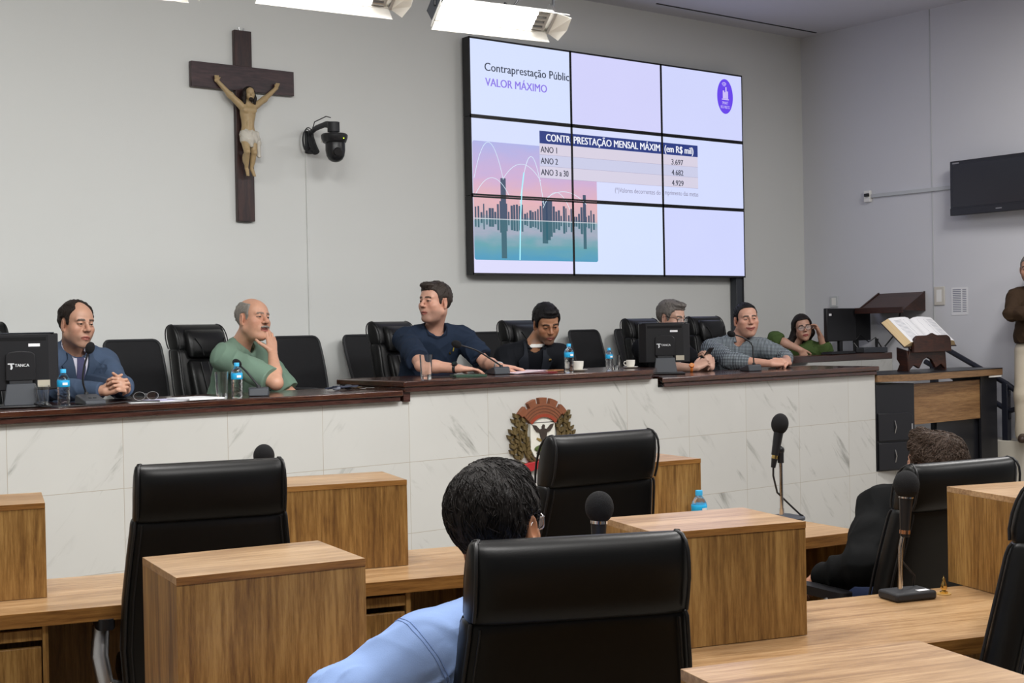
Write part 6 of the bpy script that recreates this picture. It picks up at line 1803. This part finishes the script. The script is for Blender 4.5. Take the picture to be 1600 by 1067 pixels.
V.chain([C(-.05, yb, .845), C(-.13, yb + .015, .925), C(-.215, yb + .03, 1.025)], [.030, .022, .015], .02)
V.chain([C(.05, yb, .845), C(.14, yb + .015, .915), C(.245, yb + .03, 1.015)], [.030, .022, .015], .02)
for g, hx, hz in ((-1, -.225, 1.037), (1, .255, 1.025)):
    V.ell(C(hx, yb + .035, hz), (.017, .010, .018), None, .008)
    for k in range(4): V.cone(C(hx + (k - 1.5) * .007, yb + .03, hz + .010), C(hx + (k - 1.5) * .009 + g * .004, yb + .02, hz + .034), .0055, .0045, .003)
    V.cone(C(hx - g * .012, yb + .03, hz), C(hx - g * .02, yb + .018, hz + .02), .006, .005, .004)
V.cone(C(0, yb, .86), C(.004, yb - .012, .90), .022, .020, .02)
hf = Frame(C(.006, yb - .026, .945), -14, -12, 4, .42)
sculpt_head(V, hf)
for g, kx in ((-1, -.035), (1, .03)):
    V.chain([C(g * .030, yb, .60), C(kx * 1.05, yb - .035 + .012 * g, .47), C(kx * .62 + .006, yb + .01, .345)], [.036, .0225, .0135], .006)
    V.ell(C(kx * .9 + .003, yb + .002, .425), (.019, .024, .05), None, .01)
    V.ell(C(kx * 1.05, yb - .05 + .012 * g, .472), (.015, .014, .018), None, .01)
    V.cone(C(kx * .62 + .006, yb + .0, .335), C(kx * .4 + .010 + .014 * g, yb - .02, .275), .0145, .0105, .006)
me, VV = V.mesh('figure')
cc = np.repeat(np.array(srgb('#b39a72')[:3])[None, :], len(VV), 0); put_colors(me, cc)
fg = link_mesh('figure', me, M_['skin'], t, 180); me.transform(Matrix.Translation(-Vector(O)))
fgp = type('o', (), {})()
V = Vox(C(-.10, -.22, .84), C(.12, -.04, 1.03), .0032)
V.ell(C(.006, yb - .010, .965), (.040, .044, .040), None, .01)
for g in (-1, 1): V.chain([C(.006 + g * .034, yb - .012, .955), C(.006 + g * .042, yb - .012, .905), C(.004 + g * .040, yb - .025, .865)], [.018, .017, .009], .012)
V.ell(hf.p(0, .12, -.02), (.027, .04, .042), None, .006, 'cut')
V.ell(hf.p(0, .085, -.105), (.016, .012, .018), None, .006)
me, _ = V.mesh('hair', folds(.003, 3, 2)); ho = link_mesh('hair', me, hair_dark, fg, 180); me.transform(Matrix.Translation(-Vector(O)))
V = Vox(C(-.12, -.20, .42), C(.13, -.03, .72), .0036)
V.ell(C(-.002, yb, .62), (.064, .050, .045), None, .02); V.ell(C(-.02, yb - .012, .575), (.048, .045, .05), None, .02); V.ell(C(.025, yb - .008, .58), (.045, .045, .045), None, .02)
V.cone(C(-.005, yb - .04, .57), C(.0, yb - .045, .525), .026, .012, .02)
V.chain([C(.065, yb, .63), C(.078, yb - .0, .55), C(.082, yb, .45)], [.018, .02, .016], .015)
V.cut_plane(C(0, 0, .668), (.08, 0, 1), .3)
me, _ = V.mesh('loincloth', folds(.006, 2.2, 9)); lo_ = link_mesh('loincloth', me, mat('painted_cloth', '#cfc9bd', .5, var=.15, vscale=20), fg, 180); me.transform(Matrix.Translation(-Vector(O)))

fg.scale = (1, 1, .90); fg.location = (0, 0, .068)
